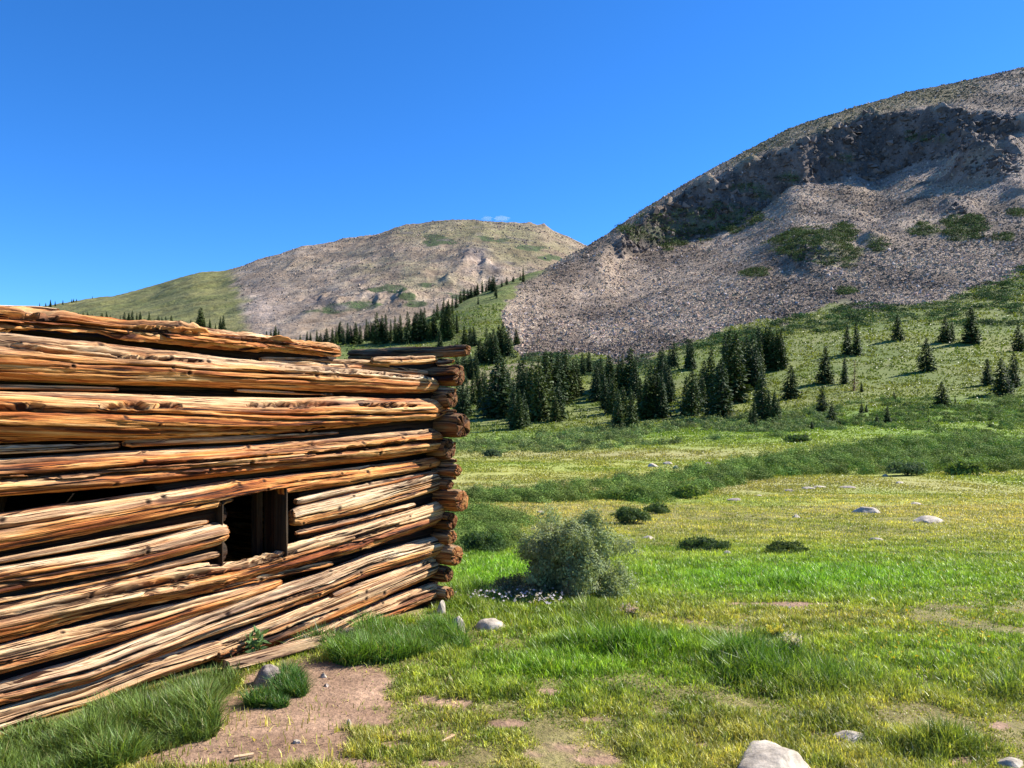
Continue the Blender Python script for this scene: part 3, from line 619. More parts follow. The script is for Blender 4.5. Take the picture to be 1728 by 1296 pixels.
# the big stand: right part
stand([(1044, 725, 62), (1053, 722, 66), (1063, 725, 68), (1082, 706, 64), (1090, 708, 70), (1099, 706, 85), (1107, 705, 80), (1115, 706, 74), (1130, 680, 60), (1167, 704, 80), (1158, 700, 60), (1176, 700, 66), (1184, 694, 58), (1210, 704, 84), (1218, 706, 90), (1227, 703, 76), (1287, 708, 78), (1281, 700, 60), (1298, 710, 48), (1307, 712, 48), (1273, 723, 42)],
      'in the front row of the big stand', 'spruces in the front row of the big stand')
stand([(1030, 668, 60), (1043, 664, 58), (1022, 690, 62), (1012, 660, 52), (1036, 700, 66), (1052, 668, 66), (1062, 668, 76), (1072, 672, 62), (1117, 656, 66), (1123, 662, 55), (1198, 683, 90), (1190, 672, 60), (1232, 672, 108), (1224, 668, 100), (1239, 680, 112), (1246, 660, 80), (1255, 640, 62), (1262, 650, 78), (1268, 654, 84), (1274, 656, 66), (1137, 621, 42), (1167, 624, 48), (1160, 622, 38)],
      'behind the front row of the big stand', 'spruces behind the front row of the big stand')
stand([(1283, 625, 66), (1288, 626, 60), (1293, 625, 68), (1300, 625, 68), (1306, 626, 58), (1312, 625, 64), (1319, 623, 62)], 'in the tight clump high beside the scree', 'spruces in the tight clump beside the scree')
# left part, right of the cabin
stand([(840, 706, 98), (847, 705, 88), (858, 703, 72), (866, 725, 80), (877, 725, 64), (884, 721, 60), (897, 690, 75), (911, 711, 102), (905, 706, 74), (925, 684, 84), (932, 683, 83), (941, 682, 82), (944, 711, 68), (937, 713, 44), (956, 674, 80), (967, 672, 62), (973, 668, 55), (877, 684, 70), (888, 690, 66), (918, 690, 84), (829, 700, 70), (820, 696, 62)],
      'in the stand right of the cabin', 'spruces in the stand right of the cabin')
stand([(772, 700, 62), (780, 706, 56), (788, 702, 58), (798, 684, 52), (806, 682, 54), (813, 682, 50), (793, 641, 42), (783, 641, 44), (772, 650, 50), (803, 640, 44)], 'close behind the cabin corner', 'spruces close behind the cabin corner')
stand([(812, 614, 40), (821, 612, 54), (828, 614, 44), (834, 614, 55), (842, 600, 48), (849, 600, 53), (857, 601, 44), (871, 583, 26), (983, 634, 36), (993, 632, 34), (1006, 678, 64), (1015, 668, 50)], 'near the toe of the scree', 'spruces near the toe of the scree')
stand([(745, 575, 46), (752, 573, 46), (758, 572, 54), (766, 569, 38), (771, 563, 28), (784, 583, 30), (793, 583, 30), (800, 584, 30), (742, 596, 34), (732, 572, 46), (724, 575, 34), (713, 574, 44), (705, 577, 46), (697, 578, 40), (688, 580, 50), (675, 580, 45), (667, 579, 42), (659, 576, 34), (650, 580, 46), (642, 580, 38), (634, 581, 50), (626, 575, 30), (618, 576, 34)],
      'in the row above the cabin corner', 'spruces in the row above the cabin')
stand([(608, 581, 32), (599, 581, 36), (592, 580, 30), (586, 580, 36), (574, 574, 36), (567, 574, 28), (561, 573, 28), (551, 580, 27), (541, 574, 20), (535, 572, 24), (524, 571, 20), (518, 571, 22), (507, 572, 18), (499, 572, 13), (491, 572, 14), (580, 582, 28)],
      'above the rotten top log', 'spruces above the rotten top log', parts=False)
stand([(716, 556, 38), (709, 556, 30), (701, 558, 32), (738, 540, 28), (748, 536, 32), (756, 532, 26), (763, 527, 28), (770, 520, 22), (777, 512, 20), (783, 506, 22), (789, 503, 18), (795, 500, 20), (801, 498, 18), (806, 497, 20), (814, 494, 22), (820, 493, 18), (826, 491, 22), (833, 492, 24), (838, 503, 18), (847, 484, 12), (855, 481, 14), (866, 476, 10), (883, 477, 26), (878, 474, 14), (807, 514, 15)],
      'climbing the spur ridge', 'spruces climbing the spur ridge', parts=False)
stand([(450, 567, 9), (457, 568, 12), (465, 569, 20), (470, 570, 15)], 'in the group before the far scree', 'spruces in the little group before the far scree', far=True, parts=False)
stand([(124, 534, 9), (132, 535, 8), (140, 537, 11), (148, 538, 12), (156, 538, 8), (162, 540, 8), (171, 542, 14), (179, 542, 16), (186, 543, 12), (195, 545, 9), (203, 545, 12), (210, 545, 19), (218, 546, 18), (223, 546, 22), (231, 546, 18), (237, 547, 21), (243, 548, 12), (252, 549, 24), (260, 550, 12), (267, 550, 17), (273, 551, 17), (280, 551, 17), (289, 551, 19), (298, 553, 10), (306, 554, 12), (322, 556, 17)],
      'in the row on the left green slope', 'spruces in the distant row on the left green slope', far=True, parts=False)
plant(338, 556, 37, 'large spruce towering over the distant row on the left green slope', 'spruces in the distant row on the left green slope', far=True, parts=False, wide=1.6)
stand([(345, 557, 18), (354, 558, 20), (364, 559, 13), (372, 560, 26), (377, 560, 28)], 'right of the large left-slope one', 'spruces right of the large one', far=True, parts=False)
stand([(67, 520, 9), (77, 518, 7), (86, 518, 12), (93, 517, 10), (106, 514, 8), (121, 511, 7), (124, 510, 6), (129, 509, 5), (156, 504, 5)], 'on the far left skyline', 'spruces on the far left skyline', far=True, parts=False)

# ------------------------------------------------------------------ meadow shrubs that stand on their own
def make_shrub(seed, R, H, nleaf, lsize, col, nstem=18, lump=.45, pale=.25):
    rg = np.random.default_rng(seed); sub = 26 if nleaf < 20000 else 110; nstem = 18 if nleaf < 20000 else 60
    d = rdir(sub, rg, .5); d[:, 2] = np.abs(d[:, 2]) * .9; k = rg.uniform(.35, .8, sub)
    kx = k if sub < 50 else rg.uniform(.35, .95, sub); cent = np.stack([d[:, 0] * R * kx, d[:, 1] * R * kx, (.08 if sub < 50 else .0) * H + (d[:, 2] if sub < 50 else rg.random(sub) ** 1.15) * H * .78 * (k if sub < 50 else .95 * (1 - .35 * kx ** 3))], -1)
    q_ = 1 if sub < 50 else .55; k = rg.uniform(.35, .8, sub); rad = R * rg.uniform(.25, .45, sub) * q_; hgt = H * rg.uniform(.25, .42, sub) * q_
    cols = np.array(col) * rg.uniform(.75, 1.3, (sub, 1)); cols[rg.random(sub) < pale] *= np.array([1.25, 1.15, 1.35])
    V, Fq, c = leafcloud(cent, rad, hgt, nleaf // sub, lsize, rg, cols, .3)
    V = V + rg.normal(0, .02 * R, (len(V) // 4, 1, 3)).repeat(4, 1).reshape(-1, 3) * (rg.random((len(V) // 4, 1)) < .25).repeat(4, 0) * 2.5
    V = V * np.array([R / np.percentile(np.abs(V[:, 0]), 98.5), R * .85 / np.percentile(np.abs(V[:, 1]), 98.5), H / np.percentile(V[:, 2], 99.3)])
    V = V + .07 * R * np.stack([fbm(V[:, 0] / R * 3, V[:, 1] / R * 3, V[:, 2] / R * 3, seed=seed + q, oct=2) for q in range(3)], -1)
    tv, tf = [], []; b = 0
    for i in range(nstem):
        a = rg.uniform(0, 6.28); L = rg.uniform(.7, 1.02); e = np.array([math.cos(a) * R * rg.uniform(.3, .9), math.sin(a) * R * rg.uniform(.3, .9), H * L * rg.uniform(.6, 1)])
        n = 6; t = np.linspace(0, 1, n)[:, None]; P = e * t * np.array([1, 1, 1]) + np.outer(np.sin(t[:, 0] * 3), rg.normal(0, .03 * R, 3)); rr = .012 * R * (1.15 - t[:, 0])
        an = np.linspace(0, 6.283, 5, endpoint=False); ring = np.stack([np.cos(an), np.sin(an), 0 * an], -1)
        W = (P[:, None, :] + rr[:, None, None] * ring[None]).reshape(-1, 3); tv.append(W); tf.append(grid_faces(n, 5, True) + b); b += len(W)
    return (V, Fq, c), (np.concatenate(tv), np.concatenate(tf))
def shrub_thing(px, py, wpx, hpx, seed, nleaf, label, col=(.075, .12, .045), group=None, lsz=None, cat='shrub'):
    p = hit(px, py); R = wpx * .5 * p.y / F; H = hpx * p.y / F
    (V, Fq, c), (TV, TF) = make_shrub(seed, R * .92, H, nleaf, lsz or .0026 * p.y, col)
    r = link(bpy.data.objects.new('willow_shrub', None)); r.location = (p.x, p.y + R * .5, height(p.x, p.y + R * .5) - .02)
    npmesh('foliage', V, [Fq], M_leaf, r, attrs={'col': rgba(c)}); npmesh('stems', TV, [TF], M_twig, r, smooth=True)
    return tag(r, label, cat, group)
shrub_thing(972, 1012, 200, 148, 300, 60000, 'big grey green willow bush standing alone beside the cabin corner', (.26, .31, .15), lsz=.020)
shrub_thing(1078, 845, 90, 26, 301, 5000, 'low rounded willow shrub jutting from the belt toward the meadow', GREEN)
shrub_thing(1165, 842, 62, 24, 302, 4000, 'small dark willow shrub right of the jutting rounded one', GREEN)
shrub_thing(1070, 885, 64, 28, 303, 4500, 'loose green willow shrub behind the top right of the big bush', (.08, .125, .035))
shrub_thing(1110, 868, 46, 20, 304, 3000, 'small leafy willow shrub between the belt and the big bush', (.08, .125, .035))
shrub_thing(1190, 932, 92, 24, 305, 6000, 'low spreading shrub at the edge of the bright green grass', (.06, .10, .03))
shrub_thing(1330, 935, 80, 22, 306, 4000, 'thin low shrub in yellow green herbs mid meadow', (.09, .13, .03))
shrub_thing(1538, 803, 74, 22, 307, 5000, 'neat oval willow shrub on the near side of the belt, right', (.075, .12, .045))
shrub_thing(1640, 803, 70, 24, 308, 5000, 'wide willow shrub on the near side of the belt, far right', GREEN)
shrub_thing(830, 772, 34, 14, 309, 1200, 'rounded grey shrub at the far edge of the tan meadow, left', (.08, .12, .06))
shrub_thing(1350, 746, 46, 11, 310, 1800, 'dark flat shrub on the far tan meadow, left of its neighbour', (.06, .10, .03))
shrub_thing(1420, 718, 24, 9, 311, 900, 'dark round shrub below the pointed spruce', (.055, .09, .03))
shrub_thing(880, 1012, 130, 34, 312, 9000, 'straggly grey shrublet in front of the big bush, left', (.20, .22, .11), lsz=.018)
shrub_thing(815, 934, 80, 36, 313, 6000, 'dark green willow clump at the cabin side of the meadow', (.06, .11, .03))

# ------------------------------------------------------------------ grass blades
def blades(P, h, w, az, lean, col, name, label, cat='grass'):
    n = len(P); dx = np.cos(az); dy = np.sin(az); a2 = az + rng.normal(1.57, .5, n); sx = np.cos(a2) * w * .5; sy = np.sin(a2) * w * .5
    S = np.stack([sx, sy, 0 * sx], -1); D = np.stack([dx * lean * h, dy * lean * h, h * np.sqrt(np.clip(1 - lean ** 2 * .8, .1, 1))], -1)
    m = P + D * .5 * np.array([.55, .55, 1.12]); t = P + D
    V = np.stack([P - S, P + S, m + S * .8, m - S * .8, t], 1).reshape(-1, 3); b = np.arange(n) * 5
    Q = np.stack([b, b + 1, b + 2, b + 3], -1); T = np.stack([b + 3, b + 2, b + 4], -1)
    cc = np.repeat(col, 5, 0).reshape(n, 5, 3).copy(); cc[:, 4] *= 1.08
    o = npmesh(name, V, [Q, T], M_grass, attrs={'col': rgba(cc.reshape(-1, 3))}); return tag(o, label, cat, kind='stuff')
def incabin(X, Y):
    q = np.stack([X, Y], -1) - P1; t = q @ WD; s = q @ WN; return (t < .1) & (s < .05) & (s > -4.6)
CLUMPS = [(1300, 1135, 110, 26, .17, 1), (1400, 1150, 60, 20, .12, 1), (1000, 1050, 75, 22, .13, .5), (1030, 1095, 130, 18, .10, .4), (1250, 1128, 60, 22, .15, 1), (1590, 1265, 90, 20, .12, .3), (1120, 1105, 60, 18, .08, .3), (1700, 1165, 30, 16, .1, .8), (1320, 990, 40, 10, .1, .4), (790, 1010, 45, 22, .16, .6), (1400, 1225, 60, 15, .06, .2)]
def turf():
    rg = np.random.default_rng(11); n = 1450000
    Y = 2.6 * (38 / 2.6) ** (rg.random(n) ** 1.25); XP = rg.uniform(-120, 1850, n); e_ = rg.random(n) < .10; XP[e_] = rg.uniform(1850, 3300, e_.sum()); XP = np.where(e_ & (Y > 11), XP * .1 + 1700, XP); X = (XP - CX) / F * Y
    # side strips outside the frame stay sparse
    z = height(X, Y); px, py, r, c, dirt, lu, dr = cover(X, Y, z)
    hid = (px < 735) & ((np.stack([X, Y], -1) - P1) @ WN < 0)
    clump = fbm(X * 5, Y * 5, seed=71, oct=2); cl2 = fbm(X * 1.3, Y * 1.3, seed=72, oct=3)
    p = np.maximum(.45, .72 + .6 * clump + .25 * cl2 + .45 * lu) * (1 - .97 * dirt) * np.where(hid, .25, 1)
    k = (rg.random(n) < p) & ~incabin(X, Y); X, Y, z, c, px, py, lu, dr, clump, cl2 = [a[k] for a in (X, Y, z, c, px, py, lu, dr, clump, cl2)]; n = len(X)
    h = (.026 + .034 * np.clip(cl2 + clump * .9, -.7, 1.2) + .030 * lu + .0011 * Y) * rg.uniform(.5, 1.5, n); dk = np.zeros(n)
    for cx, cy, rx, ry, hh, d in CLUMPS:
        b = blob(px, py, cx, cy, rx, ry) * (1 + .5 * clump); h += hh * b * rg.uniform(.4, 1.1, n); dk = np.maximum(dk, d * np.clip(b, 0, 1))
    w = (.0024 + .00064 * Y) * rg.uniform(.6, 1.6, n)
    cl3 = fbm(X * 9, Y * 9, seed=75, oct=3); cl4 = np.where(Y < 9, fbm(X * 22, Y * 22, seed=76, oct=2), fbm(X * 5, Y * 3.5, seed=78, oct=3)); cl3 = np.where(Y < 12, cl3, fbm(X * 1.6, Y * 1.2, seed=79, oct=3))
    col = lerp3(c, [.05, .14, .018], dk * .85) * (1 + .55 * cl3 + .45 * cl4)[:, None].clip(.35, 1.8) * rg.uniform(.55, 1.55, (n, 1))
    tint = np.clip(.5 + 1.3 * cl3, 0, 1); col = col * (1 + tint[:, None] * np.array([.28, .08, .3]))
    straw = rg.random(n) < (.04 + .16 * dr) * (1 - dk); col[straw] = (np.array([.46, .40, .20]) * rg.uniform(.6, 1.2, (straw.sum(), 1))) * .6 + .4 * col[straw]
    yel = rg.random(n) < .22; col[yel] *= np.array([1.8, 1.6, 1.8])
    blades(np.stack([X, Y, z - .004], -1), h, w, rg.uniform(0, 6.283, n), rg.uniform(.15, 1.0, n), col, 'meadow_grass', 'short green and yellow turf of the open meadow around the cabin')
turf()
def far_turf():
    rg = np.random.default_rng(12); n = 600000; Y = np.exp(rg.uniform(math.log(34), math.log(640), n)); XP = rg.uniform(700, 1850, n); e_ = rg.random(n) < .16; XP[e_] = rg.uniform(150, 700, e_.sum()); X = (XP - CX) / F * Y; z = height(X, Y)
    px, py, r, c, dirt, lu, dr = cover(X, Y, z); _, _, _, _, tal, *_ = mcolor(X, Y, z)
    cl = fbm(X * .5, Y * .3, seed=73, oct=4); c2 = fbm(X * .05, Y * .05, seed=74, oct=3)
    k = (rg.random(n) < .42 + .9 * cl + .3 * c2) & (tal < .4); X, Y, z, c, cl, c2 = [a[k] for a in (X, Y, z, c, cl, c2)]; m = len(X)
    c = lerp3(c, lerp3([.10, .15, .024], [.185, .205, .045], np.clip(.5 + c2, 0, 1)), sstep(130, 200, Y)) * rg.uniform(.6, 1.3, (m, 1))
    h = .0016 * Y * rg.uniform(.5, 1.5, m) * (1 + .8 * cl); w = .0016 * Y * rg.uniform(.7, 1.5, m)
    blades(np.stack([X, Y, z - .01], -1), h, w, rg.uniform(0, 6.283, m), rg.uniform(.1, .8, m), c, 'meadow_grass', 'tufted grass of the far meadow and the open slope')
far_turf()
def zone_blades(n, conds, hf, wf, cf, name, label, seed):
    """conds: rows (px, py, rx, ry) gaussian patches on the ground"""
    rg = np.random.default_rng(seed); Ps = []
    for (cx, cy, rx, ry, wt) in conds:
        m = int(n * wt); aa = rg.uniform(0, 6.283, m); q_ = rg.random(m) ** .6 * (1 + .25 * np.sin(aa * 3 + cx)); px = cx + rx * 1.05 * q_ * np.cos(aa); py = np.clip(cy + ry * 1.05 * q_ * np.sin(aa), 760, 1420)
        Y = EYE * F / (py - HY); X = (px - CX) / F * Y; Ps.append(np.stack([X, Y], -1))
    XY = np.concatenate(Ps); q = XY - P1; k = ~((q @ WD < .15) & (q @ WN < .1)); XY = XY[k]; z = height(XY[:, 0], XY[:, 1]); m = len(XY)
    P = np.stack([XY[:, 0], XY[:, 1], z - .01], -1); cl = fbm(P[:, 0] * 4, P[:, 1] * 4, seed=seed, oct=2)
    h = hf * rg.uniform(.3, 1.3, m) * (1 + .75 * cl); w = wf * rg.uniform(.6, 1.5, m)
    col = np.array(cf) * rg.uniform(.35, 2.1, (m, 1)) * (1 + .3 * cl[:, None]); s = rg.random(m) < .07; col[s] = np.array([.32, .30, .12]); s = rg.random(m) < .16; col[s] = np.array([.20, .32, .09])
    return blades(P, h, w, rg.uniform(0, 6.283, m), rg.beta(2.2, 1.2, m), col, name, label)
zone_blades(42000, [(160, 1262, 130, 34, .33), (275, 1205, 100, 44, .42), (40, 1300, 110, 34, .17), (335, 1150, 55, 50, .2)], .13, .0048, (.11, .16, .032), 'tall_grass', 'tall dark green grass growing against the cabin wall beside the bare soil', 401)
zone_blades(26000, [(680, 1088, 85, 28, .6), (605, 1105, 50, 16, .2), (735, 1070, 36, 22, .2)], .13, .0050, (.10, .185, .024), 'tall_grass', 'tall bright green grass clump at the foot of the cabin corner', 402)
zone_blades(9000, [(490, 1160, 24, 20, .6), (452, 1188, 30, 9, .4)], .085, .0045, (.045, .11, .018), 'tall_grass', 'dark grass tuft around the lichened stone by the pale plank', 403)
zone_blades(3500, [(530, 1085, 70, 10, .6), (420, 1100, 40, 10, .4)], .13, .005, (.075, .13, .03), 'tall_grass', 'thin grass under the lowest logs below the window', 404)

# flowers ------------------------------------------------------------
def flowers(name, label, pts, col, size, stem, seed):
    rg = np.random.default_rng(seed); V = []; Fc = []; Cc = []; b = 0
    for (x, y, z) in pts:
        h = stem * rg.uniform(.6, 1.2); c = np.array([x + rg.normal(0, .01), y + rg.normal(0, .01), z + h]); k = 5; s = size * rg.uniform(.7, 1.3)
        tilt = rdir(1, rg, 1.6)[0]; u = np.cross(tilt, [1, .2, 0]); u /= np.linalg.norm(u); v = np.cross(tilt, u)
        for i in range(k):
            a = i * 6.283 / k; d = u * math.cos(a) + v * math.sin(a); e = u * math.cos(a + 1.57) + v * math.sin(a + 1.57)
            V += [c, c + d * s * .6 + e * s * .3, c + d * s + tilt * s * .2, c + d * s * .6 - e * s * .3]; Fc.append([b, b + 1, b + 2, b + 3]); b += 4; Cc += [np.array(col) * rg.uniform(.85, 1.1)] * 4
        g = np.array([x, y, z]); V += [g + [.0015, 0, 0], g - [.0015, 0, 0], c - [.001, 0, 0], c + [.001, 0, 0]]; Fc.append([b, b + 1, b + 2, b + 3]); b += 4; Cc += [np.array([.08, .13, .03])] * 4
    o = npmesh(name, np.array(V), [np.array(Fc)], M_leaf, attrs={'col': rgba(np.array(Cc))}); return tag(o, label, 'flowers', kind='stuff')
def gpts(n, spots, seed):
    rg = np.random.default_rng(seed); out = []
    for (cx, cy, rx, ry, w) in spots:
        for _ in range(int(n * w)):
            px, py = rg.normal(cx, rx), rg.normal(cy, ry); Y = EYE * F / (max(py, 765) - HY)
            for _ in range(3): Y = (EYE - height(np.array([(px - CX) / F * Y]), np.array([Y]))[0]) * F / (py - HY)
            X = (px - CX) / F * Y; out.append((X, Y, float(height(np.array([X]), np.array([Y]))[0])))
    return out
flowers('white_flowers', 'drift of small white and lilac flowers in front of the big bush', gpts(190, [(815, 1018, 14, 5, .2), (865, 1020, 22, 5, .35), (920, 1024, 22, 7, .35), (760, 1014, 10, 4, .1)], 501), (.80, .70, .76), .012, .1, 502)
flowers('yellow_flowers', 'tiny yellow flowers dotted through the meadow grass on the right', gpts(420, [(1600, 1075, 110, 30, .35), (1480, 930, 170, 20, .3), (1300, 900, 150, 15, .2), (1640, 930, 80, 15, .15)], 503), (.75, .52, .04), .010, .07, 504)
flowers('white_flowers', 'scattered single white flowers in the foreground meadow grass', gpts(40, [(1390, 1050, 120, 30, .5), (1150, 1030, 100, 25, .5)], 505), (.8, .76, .72), .012, .09, 506)

def pale_plant(px, py, H, label, seed, headc):
    p = hit(px, py); rg = np.random.default_rng(seed); r = link(bpy.data.objects.new('flowering_plant', None)); r.location = p
    tv, tf, b = [], [], 0; lp, ld = [], []; hd = []
    for i in range(9):
        e = np.array([rg.normal(0, .035), rg.normal(0, .035), H * rg.uniform(.65, 1.05)]); n = 5; t = np.linspace(0, 1, n)[:, None]; P = e * t; an = np.linspace(0, 6.283, 4, endpoint=False)
        W = (P[:, None, :] + .0022 * np.stack([np.cos(an), np.sin(an), 0 * an], -1)[None]).reshape(-1, 3); tv.append(W); tf.append(grid_faces(n, 4, True) + b); b += len(W); hd.append(e)
        for q in range(9): lp.append(e * rg.uniform(.1, .85)); ld.append(rdir(1, rg, .4)[0])
    npmesh('stems', np.concatenate(tv), [np.concatenate(tf)], M_twig, r)
    D = np.array(ld); V, Fq = quads(np.array(lp), D, side(D, rg), np.full(len(D), .012), np.full(len(D), .05)); npmesh('leaves', V, [Fq], M_leaf, r, attrs={'col': rgba(np.tile([.09, .13, .05], (len(V), 1)))})
    hp = np.repeat(np.array(hd), 26, 0) + rg.normal(0, .010, (26 * len(hd), 3)); D = rdir(len(hp), rg, .8); V, Fq = quads(hp, D, side(D, rg), np.full(len(D), .008), np.full(len(D), .017))
    npmesh('blossoms', V, [Fq], M_leaf, r, attrs={'col': rgba(np.tile(headc, (len(V), 1)))}); tag(r, label, 'plant')
pale_plant(1340, 1118, .16, 'pale cream flowering plant rising from the dark grass clump', 601, (.68, .6, .45))
pale_plant(1310, 1078, .07, 'small yellow flowering plant behind the dark grass clump', 602, (.72, .62, .1))
pale_plant(1067, 1045, .09, 'faded pinkish flowering plant in dry grass below the big bush', 603, (.6, .45, .38))
def broad_plant(px, py, H, label, seed):
    p = hit(px, py); rg = np.random.default_rng(seed); r = link(bpy.data.objects.new('leafy_weed', None)); r.location = p
    n = 60; t = rg.random(n) ** .7; P = np.stack([rg.normal(0, .02, n), rg.normal(0, .02, n), t * H], -1); D = rdir(n, rg, .5); V, Fq = quads(P, D, side(D, rg), rg.uniform(.018, .032, n), rg.uniform(.05, .09, n))
    npmesh('leaves', V, [Fq], M_leaf, r, attrs={'col': rgba(np.repeat(np.array([[.14, .23, .08]]) * rg.uniform(.7, 1.3, (n, 1)), 4, 0))})
    an = np.linspace(0, 6.283, 5, endpoint=False); W = (np.stack([0 * an, 0 * an, 0 * an], -1)[None] + np.array([[0, 0, 0], [0, 0, H]])[:, None] + .003 * np.stack([np.cos(an), np.sin(an), 0 * an], -1)[None]).reshape(-1, 3)
    npmesh('stem', W, [grid_faces(2, 5, True)], M_twig, r); tag(r, label, 'plant')
broad_plant(430, 1115, .17, 'broad-leaved weed growing against the lowest log beside the pale plank', 611)

# ------------------------------------------------------------------ stones
def stone(px, py, wpx, hpx, label, seed, mat=None, depth=.8, sink=.25, angular=.22, rot=0, name='stone'):
    import bmesh
    p = hit(px, py); a = wpx * .5 * p.y / F; h = hpx * p.y / F
    bm = bmesh.new(); bmesh.ops.create_icosphere(bm, subdivisions=4, radius=1); V = np.array([v.co[:] for v in bm.verts]); Fc = np.array([[v.index for v in f.verts] for f in bm.faces]); bm.free()
    rg = np.random.default_rng(seed); pl = rdir(9, rg)
    for d in pl:                                                      # planar facets
        k = V @ d; lim = rg.uniform(.62, .85); V = V - np.outer(np.clip(k - lim, 0, None) * .9, d)
    V = V * (1 + angular * .6 * fbm(V[:, 0] * 1.5 + seed, V[:, 1] * 1.5, V[:, 2] * 1.5, seed=seed, oct=3) + .05 * fbm(V[:, 0] * 6, V[:, 1] * 6, V[:, 2] * 6, seed=seed, oct=3))[:, None]
    zt = V[:, 2].max(); V = V / np.array([np.abs(V[:, 0]).max(), np.abs(V[:, 1]).max(), zt])
    V = V * np.array([a, a * depth, h / (1 - sink)]); V[:, 2] -= h / (1 - sink) * sink
    V[:, 0], V[:, 1] = V[:, 0] * math.cos(rot) - V[:, 1] * math.sin(rot), V[:, 0] * math.sin(rot) + V[:, 1] * math.cos(rot)
    o = npmesh(name, V, [Fc], mat or M_stone, smooth=True, loc=(p.x, p.y + a * depth * .5, p.z)); return tag(o, label, 'stone', 'stones lying in the meadow')
stone(1318, 1320, 150, 34, 'big pale boulder in the grass at the bottom of the picture', 701, depth=1.2)
stone(1440, 1250, 58, 9, 'flat pale stone slab behind the big foreground boulder', 702)
stone(1712, 1296, 50, 12, 'pale stone at the bottom right corner', 703)
stone(1467, 866, 52, 10, 'bright white angular stone mid meadow, left of a darker flat one', 704, depth=.6)
stone(1572, 882, 58, 10, 'flat stone with dark left edge, mid meadow on the right', 705, depth=.6)
stone(1095, 911, 26, 6, 'small white stone right of the big bush', 706)
stone(1481, 913, 26, 5, 'small flat stone below the bright white one', 707)
stone(1549, 852, 28, 4, 'thin flat stone above the stone with dark edge', 708)
stone(1228, 936, 14, 6, 'little white stone beside the low spreading shrub', 709)
stone(827, 1064, 58, 16, 'rounded tan boulder in grass right of the cabin corner', 710)
stone(769, 1072, 34, 30, 'white stone next to the cabin corner grass', 711)
stone(744, 1036, 18, 22, 'pale footing stone under the cabin corner', 712)
stone(545, 1144, 14, 7, 'small white stone on the bare brown soil', 713)
stone(550, 1160, 12, 4, 'thin grey pebble below the white stone on bare soil', 714, M_stone2)
stone(500, 1256, 15, 5, 'pale pebble on the soil near the bottom edge', 715)
stone(588, 1224, 10, 9, 'upright pale pebble in the trampled grass', 716)
stone(913, 866, 14, 4, 'small stone in the tan grass behind the big bush', 717)
stone(766, 897, 18, 7, 'pale stone peeking out beside the cabin corner logs', 718)
stone(1104, 788, 22, 6, 'pale stone of the far meadow group, leftmost large one', 719)
stone(1127, 784, 18, 5, 'pale stone of the far meadow group, in the middle', 720)
stone(1141, 791, 13, 5, 'dark-bellied pale stone of the far meadow group, right', 721)
stone(1195, 784, 14, 4, 'brownish stone right of the far meadow group', 722, M_stone2)
stone(1332, 830, 20, 4, 'brown flat stone at the left of the upper meadow row', 723, M_stone2)
stone(1366, 826, 22, 4, 'pale flat stone in the upper meadow row', 724)
stone(1385, 823, 26, 3, 'long thin pale stone ending the upper meadow row', 725)
stone(1432, 824, 30, 3, 'brown thin stone right of the upper meadow row', 726, M_stone2)
stone(1280, 838, 16, 3, 'small pale stone at the left end of the ochre meadow', 727)
stone(1497, 804, 14, 4, 'small white stone at the foot of the oval shrub', 728)
stone(1240, 845, 26, 4, 'flat brown stone in the reddish grass mid meadow', 729, M_stone2)
stone(1520, 816, 18, 3, 'tiny flat stone in the ochre grass below the oval shrub', 730)
stone(1345, 874, 20, 5, 'low pale stone among yellow herbs left of the white one', 731)
stone(447, 1158, 70, 32, 'brown lichened stone in the grass tuft under the pale plank', 746, M_stone2, depth=.6, sink=.5)
stone(515, 1092, 26, 18, 'pale stone by the plank under the lowest logs', 733)
stone(600, 1075, 60, 12, 'pale footing stone half hidden by tall grass below the corner', 734)

